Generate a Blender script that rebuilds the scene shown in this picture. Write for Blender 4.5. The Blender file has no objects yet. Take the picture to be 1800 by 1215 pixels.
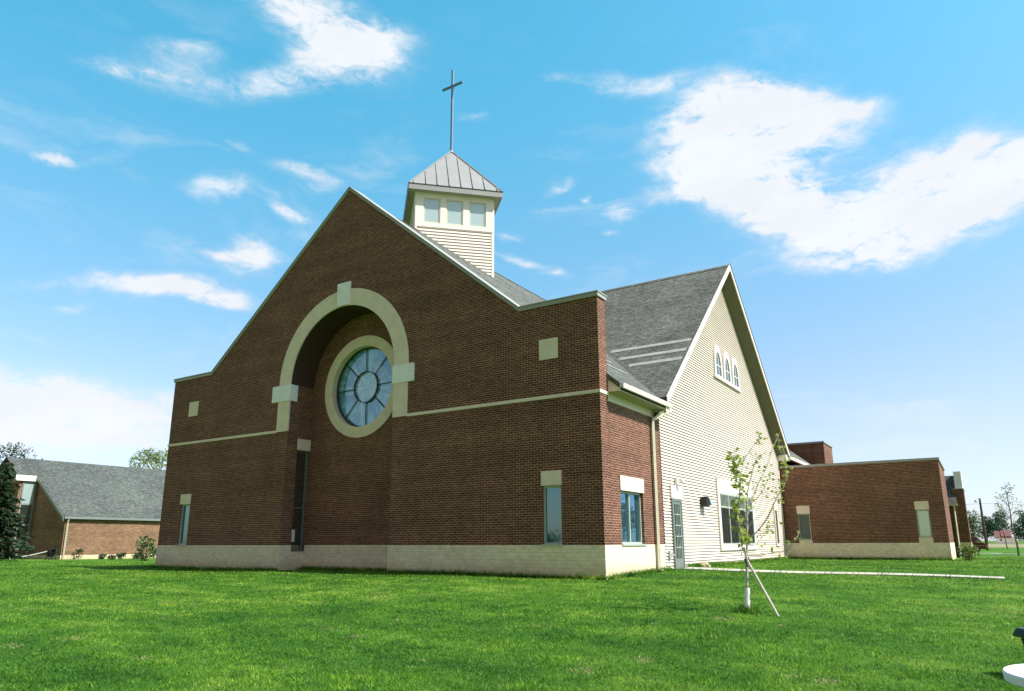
import bpy, bmesh, math, random
import numpy as np
from mathutils import Vector, noise
from mathutils.geometry import tessellate_polygon
R = math.radians
C = bpy.context.scene.collection
SC = bpy.context.scene
random.seed(7)
rng = np.random.default_rng(11)

# ---------------------------------------------------------------- camera
CAM = Vector((8.334, -17.368, 0.075))
YAW = R(32.861)
cd = bpy.data.cameras.new('camera'); cam = bpy.data.objects.new('camera', cd); C.objects.link(cam)
cam.location = CAM
pitch, roll = R(13.301), R(-0.167)
fw = Vector((-math.sin(YAW)*math.cos(pitch), math.cos(YAW)*math.cos(pitch), math.sin(pitch)))
rt = Vector((math.cos(YAW), math.sin(YAW), 0)); up = rt.cross(fw)
r2 = rt*math.cos(roll)+up*math.sin(roll); u2 = -rt*math.sin(roll)+up*math.cos(roll)
from mathutils import Matrix
cam.rotation_euler = Matrix((r2, u2, -fw)).transposed().to_euler()
cd.sensor_width = 36; cd.lens = 24.884; cd.shift_y = 0.0288
cd.clip_start = 0.1; cd.clip_end = 6000
SC.camera = cam

# ---------------------------------------------------------------- sun, sky, exposure
SUN_EL, SUN_AZ = R(50.5), R(8)          # azimuth from +X towards +Y
sv = Vector((math.cos(SUN_EL)*math.cos(SUN_AZ), math.cos(SUN_EL)*math.sin(SUN_AZ), math.sin(SUN_EL)))
sl = bpy.data.lights.new('sun', 'SUN'); sl.energy = 4.8; sl.angle = R(0.53); sl.color = (1.0, 0.945, 0.88)
so = bpy.data.objects.new('sun', sl); C.objects.link(so); so.rotation_euler = sv.to_track_quat('Z', 'Y').to_euler()
SC.view_settings.view_transform = 'Standard'; SC.view_settings.look = 'None'
SC.view_settings.exposure = 0.7; SC.view_settings.gamma = 1; SC.view_settings.use_curve_mapping = False
SC.render.engine = 'CYCLES'
SC.cycles.max_bounces = 8; SC.cycles.transparent_max_bounces = 8
SC.cycles.use_denoising = True

class NT:
    def __init__(s, tree): s.t = tree
    def n(s, typ, **kw):
        nd = s.t.nodes.new(typ)
        for k, v in kw.items():
            if k.startswith('_'): setattr(nd, k[1:], v)
        return nd
    def l(s, a, b): s.t.links.new(a, b)
    def m(s, op, a, b=None, c=None, clamp=False):
        nd = s.t.nodes.new('ShaderNodeMath'); nd.operation = op; nd.use_clamp = clamp
        for i, x in enumerate((a, b, c)):
            if x is None: continue
            if isinstance(x, (int, float)): nd.inputs[i].default_value = x
            else: s.l(x, nd.inputs[i])
        return nd.outputs[0]
    def mix(s, fac, a, b, typ='MIX'):
        nd = s.t.nodes.new('ShaderNodeMix'); nd.data_type = 'RGBA'; nd.blend_type = typ
        for sock, x in ((nd.inputs[0], fac), (nd.inputs[6], a), (nd.inputs[7], b)):
            if isinstance(x, (int, float)): sock.default_value = x
            elif isinstance(x, tuple): sock.default_value = (*x, 1) if len(x) == 3 else x
            else: s.l(x, sock)
        return nd.outputs[2]
    def noise(s, vec, scale, detail=3, rough=.5, dist=0.0, dim='3D'):
        nd = s.t.nodes.new('ShaderNodeTexNoise'); nd.noise_dimensions = dim
        nd.inputs['Scale'].default_value = scale; nd.inputs['Detail'].default_value = detail
        nd.inputs['Roughness'].default_value = rough; nd.inputs['Distortion'].default_value = dist
        if vec is not None: s.l(vec, nd.inputs['Vector'])
        return nd.outputs['Fac']
    def ramp(s, fac, stops):
        nd = s.t.nodes.new('ShaderNodeValToRGB'); cr = nd.color_ramp
        while len(cr.elements) < len(stops): cr.elements.new(.5)
        for e, (p, c) in zip(cr.elements, stops): e.position = p; e.color = (*c, 1) if len(c) == 3 else c
        s.l(fac, nd.inputs[0]); return nd.outputs[0]
    def remap(s, v, a, b, c=0., d=1.):
        nd = s.t.nodes.new('ShaderNodeMapRange'); nd.interpolation_type = 'SMOOTHSTEP'
        s.l(v, nd.inputs[0])
        for i, x in enumerate((a, b, c, d)): nd.inputs[i+1].default_value = x
        return nd.outputs[0]
    def xyz(s, x, y, z):
        nd = s.t.nodes.new('ShaderNodeCombineXYZ')
        for i, v in enumerate((x, y, z)):
            if isinstance(v, (int, float)): nd.inputs[i].default_value = v
            else: s.l(v, nd.inputs[i])
        return nd.outputs[0]
    def sep(s, v):
        nd = s.t.nodes.new('ShaderNodeSeparateXYZ'); s.l(v, nd.inputs[0]); return nd.outputs

w = bpy.data.worlds.new('World'); SC.world = w; w.use_nodes = True
W = NT(w.node_tree); w.node_tree.nodes.clear()
sky = W.n('ShaderNodeTexSky', _sky_type='NISHITA', _sun_disc=False, _sun_elevation=SUN_EL, _sun_rotation=R(82), _altitude=200.)
sky.air_density = 1.0; sky.dust_density = 0.8; sky.ozone_density = 1.5
tc = W.n('ShaderNodeTexCoord'); DIR = tc.outputs['Generated']
dx, dy, dz = W.sep(DIR)
az = W.m('MULTIPLY', W.m('ARCTAN2', dx, dy), 57.29578)
el = W.m('MULTIPLY', W.m('ARCSINE', dz), 57.29578)
# clouds: azimuth, elevation (degrees), inverse axes, strength
CL=[(-48.904,37.943,0.1607,-0.0779,-0.0913,-0.3971,0.864), (-52.483,39.209,0.3429,-0.1209,-0.0928,-0.8906,0.691), (-46.316,36.956,0.2601,0.1136,0.1973,-0.659,0.778),
(-52.477,34.462,0.1994,0.0891,0.2997,-0.823,0.648), (-61.619,32.516,0.1969,-0.0036,0.0817,-0.8376,0.475), (-65.018,32.175,0.4267,0.0008,0.2705,-1.968,0.389),
(-60.612,34.428,0.4674,0.016,0.2141,-1.3644,0.432), (-68.082,25.263,0.7555,-0.0369,0.0921,-2.4435,0.691), (-57.659,25.945,0.4459,0.0479,0.2096,-1.2275,0.648),
(-51.641,24.999,0.3824,-0.15,-0.4838,-1.577,0.648), (-50.255,27.818,0.3556,-0.0551,-0.0954,-1.3203,0.605), (-55.577,28.82,0.7505,-0.2093,-0.3131,-2.0091,0.346),
(-54.53,22.501,0.4534,-0.1043,-0.2618,-1.4435,0.562), (-53.964,21.004,0.3693,-0.0004,0.0307,-0.9775,0.734), (-56.369,21.608,0.3359,-0.0136,-0.0072,-2.3863,0.432),
(-61.843,18.397,0.2206,0.0183,0.1152,-1.0246,0.864), (-56.019,17.932,0.5308,0.0219,0.0746,-1.1776,0.778), (-58.688,18.131,0.3501,-0.0516,-0.2843,-1.9783,0.691),
(-69.102,17.071,0.4979,0.0704,0.6454,-3.2757,0.432), (-66.595,15.877,0.7181,0.0956,0.4312,-2.5535,0.346), (-67.428,9.543,0.1719,0.0021,-0.0381,-0.5884,1.1),
(-61.834,8.487,0.19,-0.0027,-0.0763,-0.8934,1.1), (-68.383,7.173,0.1491,0.0198,0.0517,-0.6679,1.1), (-12.361,32.791,0.1974,-0.0415,-0.1689,-0.6241,0.774),
(-16.169,32.595,0.3011,0.0989,0.1094,-0.7577,0.86), (-8.455,31.276,0.1885,-0.0537,-0.1958,-0.5477,0.903), (-10.876,29.563,0.1662,-0.0174,-0.07,-0.3505,1.032),
(-12.489,26.977,0.1837,-0.0947,-0.2274,-0.431,0.946), (-10.49,24.798,0.2369,-0.0239,-0.1041,-0.597,0.86), (-18.527,26.918,0.3553,0.0587,0.1059,-1.4574,0.605),
(-3.09,30.246,0.4705,0.0031,-0.167,-1.3256,0.648), (-5.416,21.66,0.2377,0.0438,0.0809,-0.6058,0.903), (-1.315,23.431,0.2549,0.0489,0.0837,-0.6303,0.86),
(3.437,23.965,0.3457,0.012,-0.0252,-0.4899,1.032), (1.823,22.491,0.3351,0.0303,0.0252,-0.7507,0.86), (-7.057,25.023,0.302,-0.0628,-0.2483,-0.8608,0.605),
(-6.024,19.874,0.8455,-0.0979,-0.5815,-3.4414,0.605), (-1.808,19.767,0.7928,0.0499,0.0739,-2.5142,0.518), (-11.521,23.195,0.7697,-0.0741,-0.5025,-3.3881,0.518),
(-24.741,35.073,0.3764,-0.0173,-0.0922,-1.1452,0.605), (-20.424,34.892,0.402,0.1065,0.1898,-2.0865,0.518), (-29.65,35.787,0.6835,-0.0142,-0.0803,-2.3025,0.432),
(-28.532,28.474,0.79,0.1435,0.2312,-2.0948,0.518), (-25.971,27.16,1.8527,-0.8591,-1.0052,-2.6884,0.518), (-23.081,25.685,0.5733,-0.0273,-0.109,-1.4357,0.648),
(-24.357,24.369,1.469,-0.0612,-0.2337,-3.7781,0.475), (-32.837,24.63,0.8051,-0.002,-0.0182,-2.5062,0.605), (-32.597,22.623,0.5,-0.0995,-0.4169,-2.4359,0.648),
(-29.666,21.461,0.5627,-0.1731,-0.4891,-1.7726,0.605), (-36.421,32.99,0.5537,-0.0287,-0.0603,-2.7217,0.302), (-1.673,9.525,0.492,-0.0237,-0.0125,-2.5375,0.302),
(-3.231,8.272,0.2449,-0.0098,0.0117,-1.2568,0.259), (-6.785,9.385,0.1732,-0.0182,-0.1202,-1.3369,0.216),
 (-6.483,22.877,0.2841,-0.008,-0.056,-0.5431,0.645), (0.147,23.285,0.2643,0.0392,0.0369,-0.415,0.86), (4.308,24.094,0.3944,-0.0004,-0.044,-0.4533,0.86), (-3.927,20.978,0.2477,0.0104,-0.0094,-0.6204,0.774), (-15.294,31.674,0.2387,0.0757,0.0852,-0.6023,0.774), (-16.022,28.719,0.2736,0.0205,-0.015,-0.7519,0.774)]
wv = W.n('ShaderNodeVectorMath', _operation='MULTIPLY'); W.l(DIR, wv.inputs[0]); wv.inputs[1].default_value = (1, 1, 2.0)
WV = wv.outputs[0]
warp = W.m('SUBTRACT', W.noise(WV, 5, 4, .6), .5)
warp2 = W.m('SUBTRACT', W.noise(WV, 4.3, 4, .6, 1.0), .5)
azw = W.m('ADD', az, W.m('MULTIPLY', warp, 7.0)); elw = W.m('ADD', el, W.m('MULTIPLY', warp2, 3.5))
tot = None
for (a0, e0, i11, i12, i21, i22, st) in CL:
    da = W.m('SUBTRACT', azw, a0); de = W.m('SUBTRACT', elw, e0)
    x = W.m('MULTIPLY_ADD', da, i11, W.m('MULTIPLY', de, i12)); y = W.m('MULTIPLY_ADD', da, i21, W.m('MULTIPLY', de, i22))
    d2 = W.m('MULTIPLY_ADD', x, x, W.m('MULTIPLY', y, y))
    v = W.m('MULTIPLY', W.m('EXPONENT', W.m('MULTIPLY', d2, -0.9)), st)
    tot = v if tot is None else W.m('ADD', tot, v)
tot = W.m('MINIMUM', tot, 1.2)
# scattered clouds in the rest of the sky, away from the mapped ones
away = W.m('MULTIPLY', W.remap(W.m('ABSOLUTE', W.m('ADD', az, 33.)), 45., 60.), W.remap(dy, -.3, .3))
other = W.m('MULTIPLY', W.remap(W.noise(WV, 2.1, 5, .6), .5, .72), away)
tot = W.m('MAXIMUM', tot, W.m('MULTIPLY', other, .8))
fb = W.m('SUBTRACT', W.noise(WV, 11, 10, .62, .6), .5)
fb2 = W.m('SUBTRACT', W.noise(WV, 34, 6, .65, .8), .5)
str_ = W.n('ShaderNodeVectorMath', _operation='MULTIPLY'); W.l(W.xyz(azw, elw, 0.), str_.inputs[0]); str_.inputs[1].default_value = (.10, .42, 1)
fb3 = W.m('SUBTRACT', W.noise(str_.outputs[0], 1.0, 8, .62, .5), .5)
tex = W.m('ADD', W.m('MULTIPLY_ADD', fb, 2.0, 1.0), W.m('MULTIPLY_ADD', fb2, 1.9, W.m('MULTIPLY', fb3, 2.2)))
den = W.m('MULTIPLY', tot, tex)
cov = W.m('MULTIPLY', W.remap(den, .06, 1.15), .96)
vl = W.n('ShaderNodeVectorMath', _operation='MULTIPLY_ADD'); W.l(W.xyz(azw, elw, 0.), vl.inputs[0]); vl.inputs[1].default_value = (.055, .21, 1); vl.inputs[2].default_value = (3.1, 7.7, 0)
veil = W.m('MULTIPLY', W.m('MULTIPLY', W.remap(W.noise(vl.outputs[0], 1.0, 7, .62, .7), .50, .74), .30), W.remap(el, 44., 25.))
cov = W.m('MAXIMUM', cov, veil)
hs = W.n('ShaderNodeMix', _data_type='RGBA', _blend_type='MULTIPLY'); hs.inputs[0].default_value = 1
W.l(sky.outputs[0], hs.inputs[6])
# added sky tint: brighter beyond church, dimmed and warmed behind viewer for facade light
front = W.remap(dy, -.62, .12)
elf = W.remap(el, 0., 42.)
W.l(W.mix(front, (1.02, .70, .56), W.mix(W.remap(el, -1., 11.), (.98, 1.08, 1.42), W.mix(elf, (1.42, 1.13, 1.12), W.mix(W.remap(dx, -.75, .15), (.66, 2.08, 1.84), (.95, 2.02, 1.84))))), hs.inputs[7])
shade = W.m('MULTIPLY_ADD', W.noise(WV, 7, 6, .6), 1.5, 5.1)
cl = W.n('ShaderNodeCombineColor'); W.l(W.m('MULTIPLY', shade, .97), cl.inputs[0]); W.l(shade, cl.inputs[1]); W.l(W.m('MULTIPLY', shade, 1.05), cl.inputs[2])
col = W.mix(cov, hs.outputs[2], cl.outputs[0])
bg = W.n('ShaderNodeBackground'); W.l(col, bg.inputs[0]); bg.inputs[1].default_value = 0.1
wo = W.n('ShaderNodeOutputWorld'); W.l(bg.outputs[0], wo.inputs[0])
w.cycles.sampling_method = 'MANUAL'; w.cycles.sample_map_resolution = 1024

# ---------------------------------------------------------------- materials
def newmat(name):
    m = bpy.data.materials.new(name); m.use_nodes = True; m.node_tree.nodes.clear(); return m, NT(m.node_tree)
def finish(T, shader):
    o = T.n('ShaderNodeOutputMaterial'); T.l(shader, o.inputs[0])
def princ(T, col, rough=.6, metal=0., spec=.5, bump=None, bs=.3, bd=.01):
    p = T.n('ShaderNodeBsdfPrincipled')
    for k, v in (('Base Color', col), ('Roughness', rough), ('Metallic', metal), ('Specular IOR Level', spec)):
        if isinstance(v, (int, float)): p.inputs[k].default_value = v
        elif isinstance(v, tuple): p.inputs[k].default_value = (*v, 1)
        else: T.l(v, p.inputs[k])
    if bump is not None:
        b = T.n('ShaderNodeBump'); b.inputs['Strength'].default_value = bs; b.inputs['Distance'].default_value = bd
        T.l(bump, b.inputs['Height']); T.l(b.outputs[0], p.inputs['Normal'])
    return p.outputs[0]
def pos(T): return T.n('ShaderNodeNewGeometry').outputs['Position']
def wallvec(T, zs=1.0):
    g = T.n('ShaderNodeNewGeometry'); p = T.sep(g.outputs['Position']); nn = T.sep(g.outputs['True Normal'])
    msk = T.m('GREATER_THAN', T.m('ABSOLUTE', nn[0]), T.m('ADD', T.m('ABSOLUTE', nn[1]), .02))
    u = T.m('ADD', T.m('MULTIPLY', msk, p[1]), T.m('MULTIPLY', T.m('SUBTRACT', 1., msk), p[0]))
    return T.xyz(u, T.m('MULTIPLY', p[2], zs) if zs != 1 else p[2], 0.), g.outputs['Position']
def plain(name, col, rough=.6, metal=0., var=.12, scale=3., spec=.4, bs=.0):
    m, T = newmat(name); P = pos(T)
    n = T.m('ADD', T.m('MULTIPLY', T.noise(P, scale, 5, .6), .7), T.m('MULTIPLY', T.noise(P, scale*14, 3, .6), .3))
    c = T.mix(T.remap(n, .3, .7), tuple(x*(1-var) for x in col), tuple(min(1, x*(1+var)) for x in col))
    finish(T, princ(T, c, rough, metal, spec, n if bs else None, bs)); return m
def brick(name, c1, c2, mo, rowh=.0677, wid=.203, ms=.011, var=.25, bs=.5, rough=.85, stain=False):
    m, T = newmat(name); v, P = wallvec(T)
    b = T.n('ShaderNodeTexBrick'); T.l(v, b.inputs['Vector'])
    b.inputs['Scale'].default_value = 1; b.inputs['Brick Width'].default_value = wid; b.inputs['Row Height'].default_value = rowh
    b.inputs['Mortar Size'].default_value = ms/2; b.inputs['Mortar Smooth'].default_value = .15; b.inputs['Bias'].default_value = -.1
    b.inputs['Color1'].default_value = (*c1, 1); b.inputs['Color2'].default_value = (*c2, 1); b.inputs['Mortar'].default_value = (*mo, 1)
    n = T.m('ADD', T.m('MULTIPLY', T.noise(P, .7, 4, .6), .6), T.m('MULTIPLY', T.noise(P, 9, 4, .7), .4))
    vs = T.n('ShaderNodeVectorMath', _operation='MULTIPLY'); T.l(v, vs.inputs[0]); vs.inputs[1].default_value = (.8/wid, .9/rowh, 1)
    per = T.noise(vs.outputs[0], 1.0, 2, .6)
    vb = T.n('ShaderNodeVectorMath', _operation='MULTIPLY'); T.l(v, vb.inputs[0]); vb.inputs[1].default_value = (.12, 2.2, 1)
    band = T.noise(vb.outputs[0], 1.0, 4, .6)
    c = T.mix(1., b.outputs[0], T.ramp(n, ((.3, (1-var,)*3), (.7, (1+var,)*3))), 'MULTIPLY')
    c = T.mix(1., c, T.ramp(per, ((.32, (1-1.0*var,)*3), (.5, (1,)*3), (.68, (1+1.1*var,)*3))), 'MULTIPLY')
    c = T.mix(1., c, T.ramp(band, ((.35, (1-.5*var,)*3), (.65, (1+.6*var,)*3))), 'MULTIPLY')
    if stain:
        zz = T.sep(P)[2]; st = T.remap(T.m('ADD', zz, T.m('MULTIPLY', T.noise(P, 1.3, 5, .65), -.7)), -.78, -1.22)
        c = T.mix(T.m('MULTIPLY', st, .55), c, (.46, .36, .15))
    bm_ = T.m('SUBTRACT', T.m('MULTIPLY', T.noise(P, 60, 3, .6), .25), b.outputs['Fac'])
    finish(T, princ(T, c, rough, 0, .25, bm_, bs, .008)); return m
def shingle(name, c1, c2, dark, zs=1.5):
    m, T = newmat(name); v, P = wallvec(T, zs)
    b = T.n('ShaderNodeTexBrick'); T.l(v, b.inputs['Vector'])
    b.inputs['Scale'].default_value = 1; b.inputs['Brick Width'].default_value = .26; b.inputs['Row Height'].default_value = .14
    b.inputs['Mortar Size'].default_value = .007; b.inputs['Mortar Smooth'].default_value = .3
    b.inputs['Color1'].default_value = (*c1, 1); b.inputs['Color2'].default_value = (*c2, 1); b.inputs['Mortar'].default_value = (*dark, 1)
    vs = T.n('ShaderNodeVectorMath', _operation='MULTIPLY'); T.l(v, vs.inputs[0]); vs.inputs[1].default_value = (6.0, 9.5, 1)
    blot = T.noise(vs.outputs[0], 1.0, 3, .7)
    big = T.noise(P, .35, 4, .6)
    fac = T.m('ADD', T.m('MULTIPLY', blot, .75), T.m('MULTIPLY', big, .25))
    c = T.mix(1., b.outputs[0], T.ramp(fac, ((.34, (.5, .5, .52)), (.5, (1, 1, 1)), (.66, (1.75, 1.72, 1.65)))), 'MULTIPLY')
    gr = T.noise(P, 90, 2, .6)
    c = T.mix(1., c, T.ramp(gr, ((.35, (.75,)*3), (.65, (1.25,)*3))), 'MULTIPLY')
    finish(T, princ(T, c, .95, 0, .15, T.m('ADD', fac, T.m('MULTIPLY', b.outputs['Fac'], -.6)), .6, .02)); return m
def glass(name, base, refl, rough=.03, wob=.0, tint=(.80, .93, 1)):
    m, T = newmat(name); P = pos(T)
    d = princ(T, base, .5, 0, .3)
    g = T.n('ShaderNodeBsdfGlossy'); g.inputs['Roughness'].default_value = rough; g.inputs['Color'].default_value = (*tint, 1)
    if wob:
        b = T.n('ShaderNodeBump'); b.inputs['Strength'].default_value = wob; b.inputs['Distance'].default_value = .02
        T.l(T.noise(P, 2.2, 2, .5), b.inputs['Height']); T.l(b.outputs[0], g.inputs['Normal'])
    lw = T.n('ShaderNodeLayerWeight'); lw.inputs[0].default_value = .3
    mx = T.n('ShaderNodeMixShader'); T.l(T.m('MULTIPLY_ADD', lw.outputs[0], .5, refl, clamp=True), mx.inputs[0])
    T.l(d, mx.inputs[1]); T.l(g.outputs[0], mx.inputs[2]); finish(T, mx.outputs[0]); return m
def leaf(name, c1, c2, trans=.35, scale=1.2):
    m, T = newmat(name); P = pos(T)
    a = T.n('ShaderNodeAttribute', _attribute_name='tone')
    f = T.m('ADD', T.m('MULTIPLY', a.outputs['Fac'], .7), T.m('MULTIPLY', T.noise(P, scale, 3, .6), .35), clamp=True)
    c = T.mix(f, c1, c2)
    d = princ(T, c, .55, 0, .25); t = T.n('ShaderNodeBsdfTranslucent'); T.l(c, t.inputs[0])
    mx = T.n('ShaderNodeMixShader'); mx.inputs[0].default_value = trans
    T.l(d, mx.inputs[1]); T.l(t.outputs[0], mx.inputs[2]); finish(T, mx.outputs[0]); return m

M = {}
M['brick'] = brick('dark_red_brick', (.097, .0325, .0225), (.166, .0565, .039), (.455, .315, .205))
M['brick_hall'] = brick('tan_brown_brick', (.160, .082, .048), (.24, .132, .078), (.38, .27, .16))
M['stone'] = brick('pale_stone_brick', (.74, .62, .46), (.80, .68, .51), (.56, .47, .34), .1015, .203, .009, .10, .4, .9, True)
M['cast'] = plain('pale_cast_stone', (.77, .635, .515), .85, 0, .08, 2.5)
M['white_stone'] = plain('white_cast_stone', (.86, .82, .84), .8, 0, .06, 3)
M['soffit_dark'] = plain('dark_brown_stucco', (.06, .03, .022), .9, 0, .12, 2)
M['shingle'] = shingle('grey_asphalt_shingles', (.088, .092, .082), (.145, .148, .130), (.035, .036, .036))
M['shingle_hall'] = shingle('light_grey_asphalt_shingles', (.074, .082, .076), (.115, .124, .113), (.035, .037, .035))
M['siding'] = plain('cream_vinyl_siding', (.70, .60, .52), .5, 0, .03, .8)
M['trim'] = plain('off_white_trim', (.81, .72, .66), .5, 0, .04, 2)
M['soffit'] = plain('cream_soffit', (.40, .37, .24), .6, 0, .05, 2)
M['coping'] = plain('light_grey_metal_coping', (.34, .325, .31), .5, 0, .06, 2)
M['seam'] = plain('silver_seamed_metal', (.285, .275, .272), .55, .15, .06, 2)
M['dark_metal'] = plain('dark_grey_metal', (.07, .075, .08), .45, .6, .1, 4)
M['cross'] = plain('blue_grey_metal', (.17, .235, .36), .45, 0, .1, 4)
M['frame'] = plain('green_grey_window_frame', (.17, .20, .18), .5, .1, .08, 4)
M['frame_pale'] = plain('pale_green_grey_frame', (.42, .46, .40), .5, .1, .08, 4)
M['spout'] = plain('cream_painted_metal', (.62, .57, .43), .45, .1, .05, 3)
M['strip'] = plain('weathered_roof_strip', (.30, .305, .29), .8, 0, .2, 5)
M['guard'] = plain('galvanised_metal', (.50, .52, .52), .5, .2, .1, 6)
M['glass'] = glass('dark_reflecting_glass', (.015, .022, .024), .30, .02, .05)
M['glass_blue'] = glass('mirror_like_glass', (.02, .05, .06), .34, .02, .04, (.30, .66, .94))
M['glass_pale'] = glass('pale_obscured_glass', (.46, .58, .57), .34, .15, .05, (.75, .95, .95))
M['soffit_baked_shade'] = plain('cream_soffit_with_baked_shade', (.13, .113, .065), .7, 0, .08, 2)  # cream gable soffit, its shade put into a dark olive base colour
M['grey'] = plain('mid_grey_gutter_metal', (.22, .24, .23), .5, .1, .08, 2)
M['black'] = plain('black_plastic', (.015, .016, .016), .4, 0, .1, 5)
M['green_plastic'] = plain('dark_green_plastic', (.012, .06, .055), .3, 0, .1, 5)
M['concrete'] = plain('pale_concrete', (.62, .57, .48), .9, 0, .1, 3, .2, .2)
M['path'] = brick('jointed_concrete', (.44, .41, .34), (.50, .46, .38), (.16, .15, .11), 40, 1.5, .03, .12, .2, .9)
M['white'] = plain('white_paint', (.86, .83, .82), .5, 0, .04, 3)
M['bark'] = plain('grey_brown_bark', (.13, .10, .075), .9, 0, .25, 9, .2, .4)
M['bark_pale'] = plain('pale_grey_bark', (.46, .43, .38), .85, 0, .2, 12, .2, .3)
M['wood'] = plain('weathered_wood', (.46, .43, .36), .85, 0, .2, 14, .2, .3)
M['pole'] = plain('brown_creosote_wood', (.09, .05, .035), .9, 0, .2, 6)
M['maroon'] = plain('maroon_car_paint', (.11, .022, .018), .3, .2, .05, 3)
M['gold'] = plain('tan_bumper_plastic', (.42, .32, .20), .5, 0, .05, 3)
M['rubber'] = plain('black_rubber', (.02, .02, .02), .8, 0, .1, 9)
M['roof_red'] = plain('dark_red_roof', (.16, .07, .06), .9, 0, .15, 2)
M['stone_tan'] = plain('tan_field_stone', (.42, .35, .22), .9, 0, .25, 9, .2, .5)
M['hose'] = plain('pale_green_hose', (.50, .55, .48), .5, 0, .05, 5)
M['leaf_young'] = leaf('bright_spring_leaves', (.20, .28, .04), (.55, .60, .14), .5, 3)
M['leaf_pale'] = leaf('pale_spring_leaves', (.16, .23, .06), (.36, .42, .17), .45, .5)
M['leaf_mid'] = leaf('mid_green_leaves', (.025, .07, .02), (.09, .17, .05), .3, .3)
M['leaf_dark'] = leaf('blue_green_leaves', (.018, .055, .03), (.05, .11, .06), .25, .2)
M['leaf_grey'] = leaf('grey_green_leaves', (.05, .09, .06), (.11, .17, .11), .35, .2)
M['needle'] = leaf('dark_spruce_needles', (.008, .022, .010), (.03, .065, .022), .12, 1.5)
M['shrub'] = leaf('yellow_green_shrub_leaves', (.05, .09, .015), (.19, .24, .04), .35, 3)
M['leaf_shrub'] = leaf('variegated_shrub_leaves', (.03, .07, .02), (.20, .26, .10), .35, 5)
M['plant_dark'] = leaf('dark_perennial_leaves', (.02, .05, .02), (.08, .13, .05), .3, 5)

def grass_cols(T, P):
    big = T.noise(P, .16, 4, .55); med = T.noise(P, .9, 4, .6); 
    vs = T.n('ShaderNodeVectorMath', _operation='MULTIPLY'); T.l(P, vs.inputs[0]); vs.inputs[1].default_value = (.25, 1.1, 1)
    streak = T.noise(vs.outputs[0], 1.0, 4, .6)
    return T.m('ADD', T.m('ADD', T.m('MULTIPLY', big, .3), T.m('MULTIPLY', med, .35)), T.m('MULTIPLY', streak, .35))
m, T = newmat('lawn_ground'); P = pos(T)
f = grass_cols(T, P)
fine = T.m('ADD', T.m('MULTIPLY', T.noise(P, 14, 5, .7), .5), T.m('MULTIPLY', T.noise(P, 55, 3, .7), .5))
c = T.ramp(f, ((.38, (.030, .10, .011)), (.5, (.064, .165, .015)), (.62, (.14, .245, .032))))
c = T.mix(1., c, T.ramp(fine, ((.3, (.45,)*3), (.5, (1.,)*3), (.7, (1.5, 1.45, 1.3)))), 'MULTIPLY')
straw = T.remap(T.m('ADD', T.noise(P, .55, 5, .7), T.m('MULTIPLY', T.noise(P, 3.5, 4, .7), .25)), .74, .84)
c = T.mix(T.m('MULTIPLY', straw, .6), c, (.22, .19, .09))
finish(T, princ(T, c, .95, 0, .1, fine, .9, .06)); M['lawn'] = m
m, T = newmat('grass_blade'); P = pos(T)
f = grass_cols(T, P); a = T.n('ShaderNodeAttribute', _attribute_name='tone')
c = T.ramp(f, ((.38, (.042, .140, .014)), (.5, (.096, .235, .020)), (.62, (.215, .355, .048))))
c = T.mix(1., c, T.ramp(a.outputs['Fac'], ((0, (.30, .36, .4)), (.45, (1, 1, 1)), (.9, (2.3, 1.75, 1.5)))), 'MULTIPLY')
cl_ = T.noise(P, 4.5, 4, .65)
c = T.mix(1., c, T.ramp(cl_, ((.34, (.48, .56, .6)), (.5, (1, 1, 1)), (.66, (1.55, 1.35, 1.3)))), 'MULTIPLY')
c = T.mix(T.remap(a.outputs['Fac'], .905, .925), c, (.40, .34, .17))
d = princ(T, c, .5, 0, .25); t = T.n('ShaderNodeBsdfTranslucent'); T.l(c, t.inputs[0])
mx = T.n('ShaderNodeMixShader'); mx.inputs[0].default_value = .4
T.l(d, mx.inputs[1]); T.l(t.outputs[0], mx.inputs[2]); finish(T, mx.outputs[0]); M['blade'] = m
m, T = newmat('dry_field'); P = pos(T)
c = T.ramp(T.m('ADD', T.m('MULTIPLY', T.noise(P, .05, 4, .6), .5), T.m('MULTIPLY', T.noise(P, 2, 4, .7), .5)), ((.35, (.16, .17, .08)), (.6, (.30, .26, .15))))
finish(T, princ(T, c, .95, 0, .1)); M['field'] = m
# stained rose window: reflecting glass with etched pale rays
m, T = newmat('etched_blue_glass'); P = T.sep(pos(T))
x = T.m('ADD', P[0], 10.2); z = T.m('SUBTRACT', P[2], 5.73)
th = T.m('ARCTAN2', z, x); r = T.m('SQRT', T.m('MULTIPLY_ADD', x, x, T.m('MULTIPLY', z, z)))
cs, sn = T.m('COSINE', th), T.m('SINE', th)
rays = T.noise(T.xyz(T.m('MULTIPLY', cs, 9), T.m('MULTIPLY', sn, 9), T.m('MULTIPLY', r, 1.1)), 1.0, 3, .6, .3)
cloudy = T.noise(pos(T), 1.6, 5, .6, .8)
fade = T.remap(r, .2, 1.5, 1.0, .25)
ctr = T.remap(r, .66, .54, 0., .35)
fac = T.m('ADD', T.m('MULTIPLY', T.remap(T.m('ADD', T.m('MULTIPLY', rays, .7), T.m('MULTIPLY', cloudy, .35)), .50, .62), fade), ctr, clamp=True)
c = T.mix(T.m('MULTIPLY', fac, .80), T.ramp(cloudy, ((.38, (.015, .14, .25)), (.58, (.13, .40, .54)))), (.85, .98, .98))
d = princ(T, c, .25, 0, .5); g = T.n('ShaderNodeBsdfGlossy'); g.inputs['Roughness'].default_value = .04; g.inputs[0].default_value = (.46, .80, 1, 1)
mx = T.n('ShaderNodeMixShader'); mx.inputs[0].default_value = .36
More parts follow.
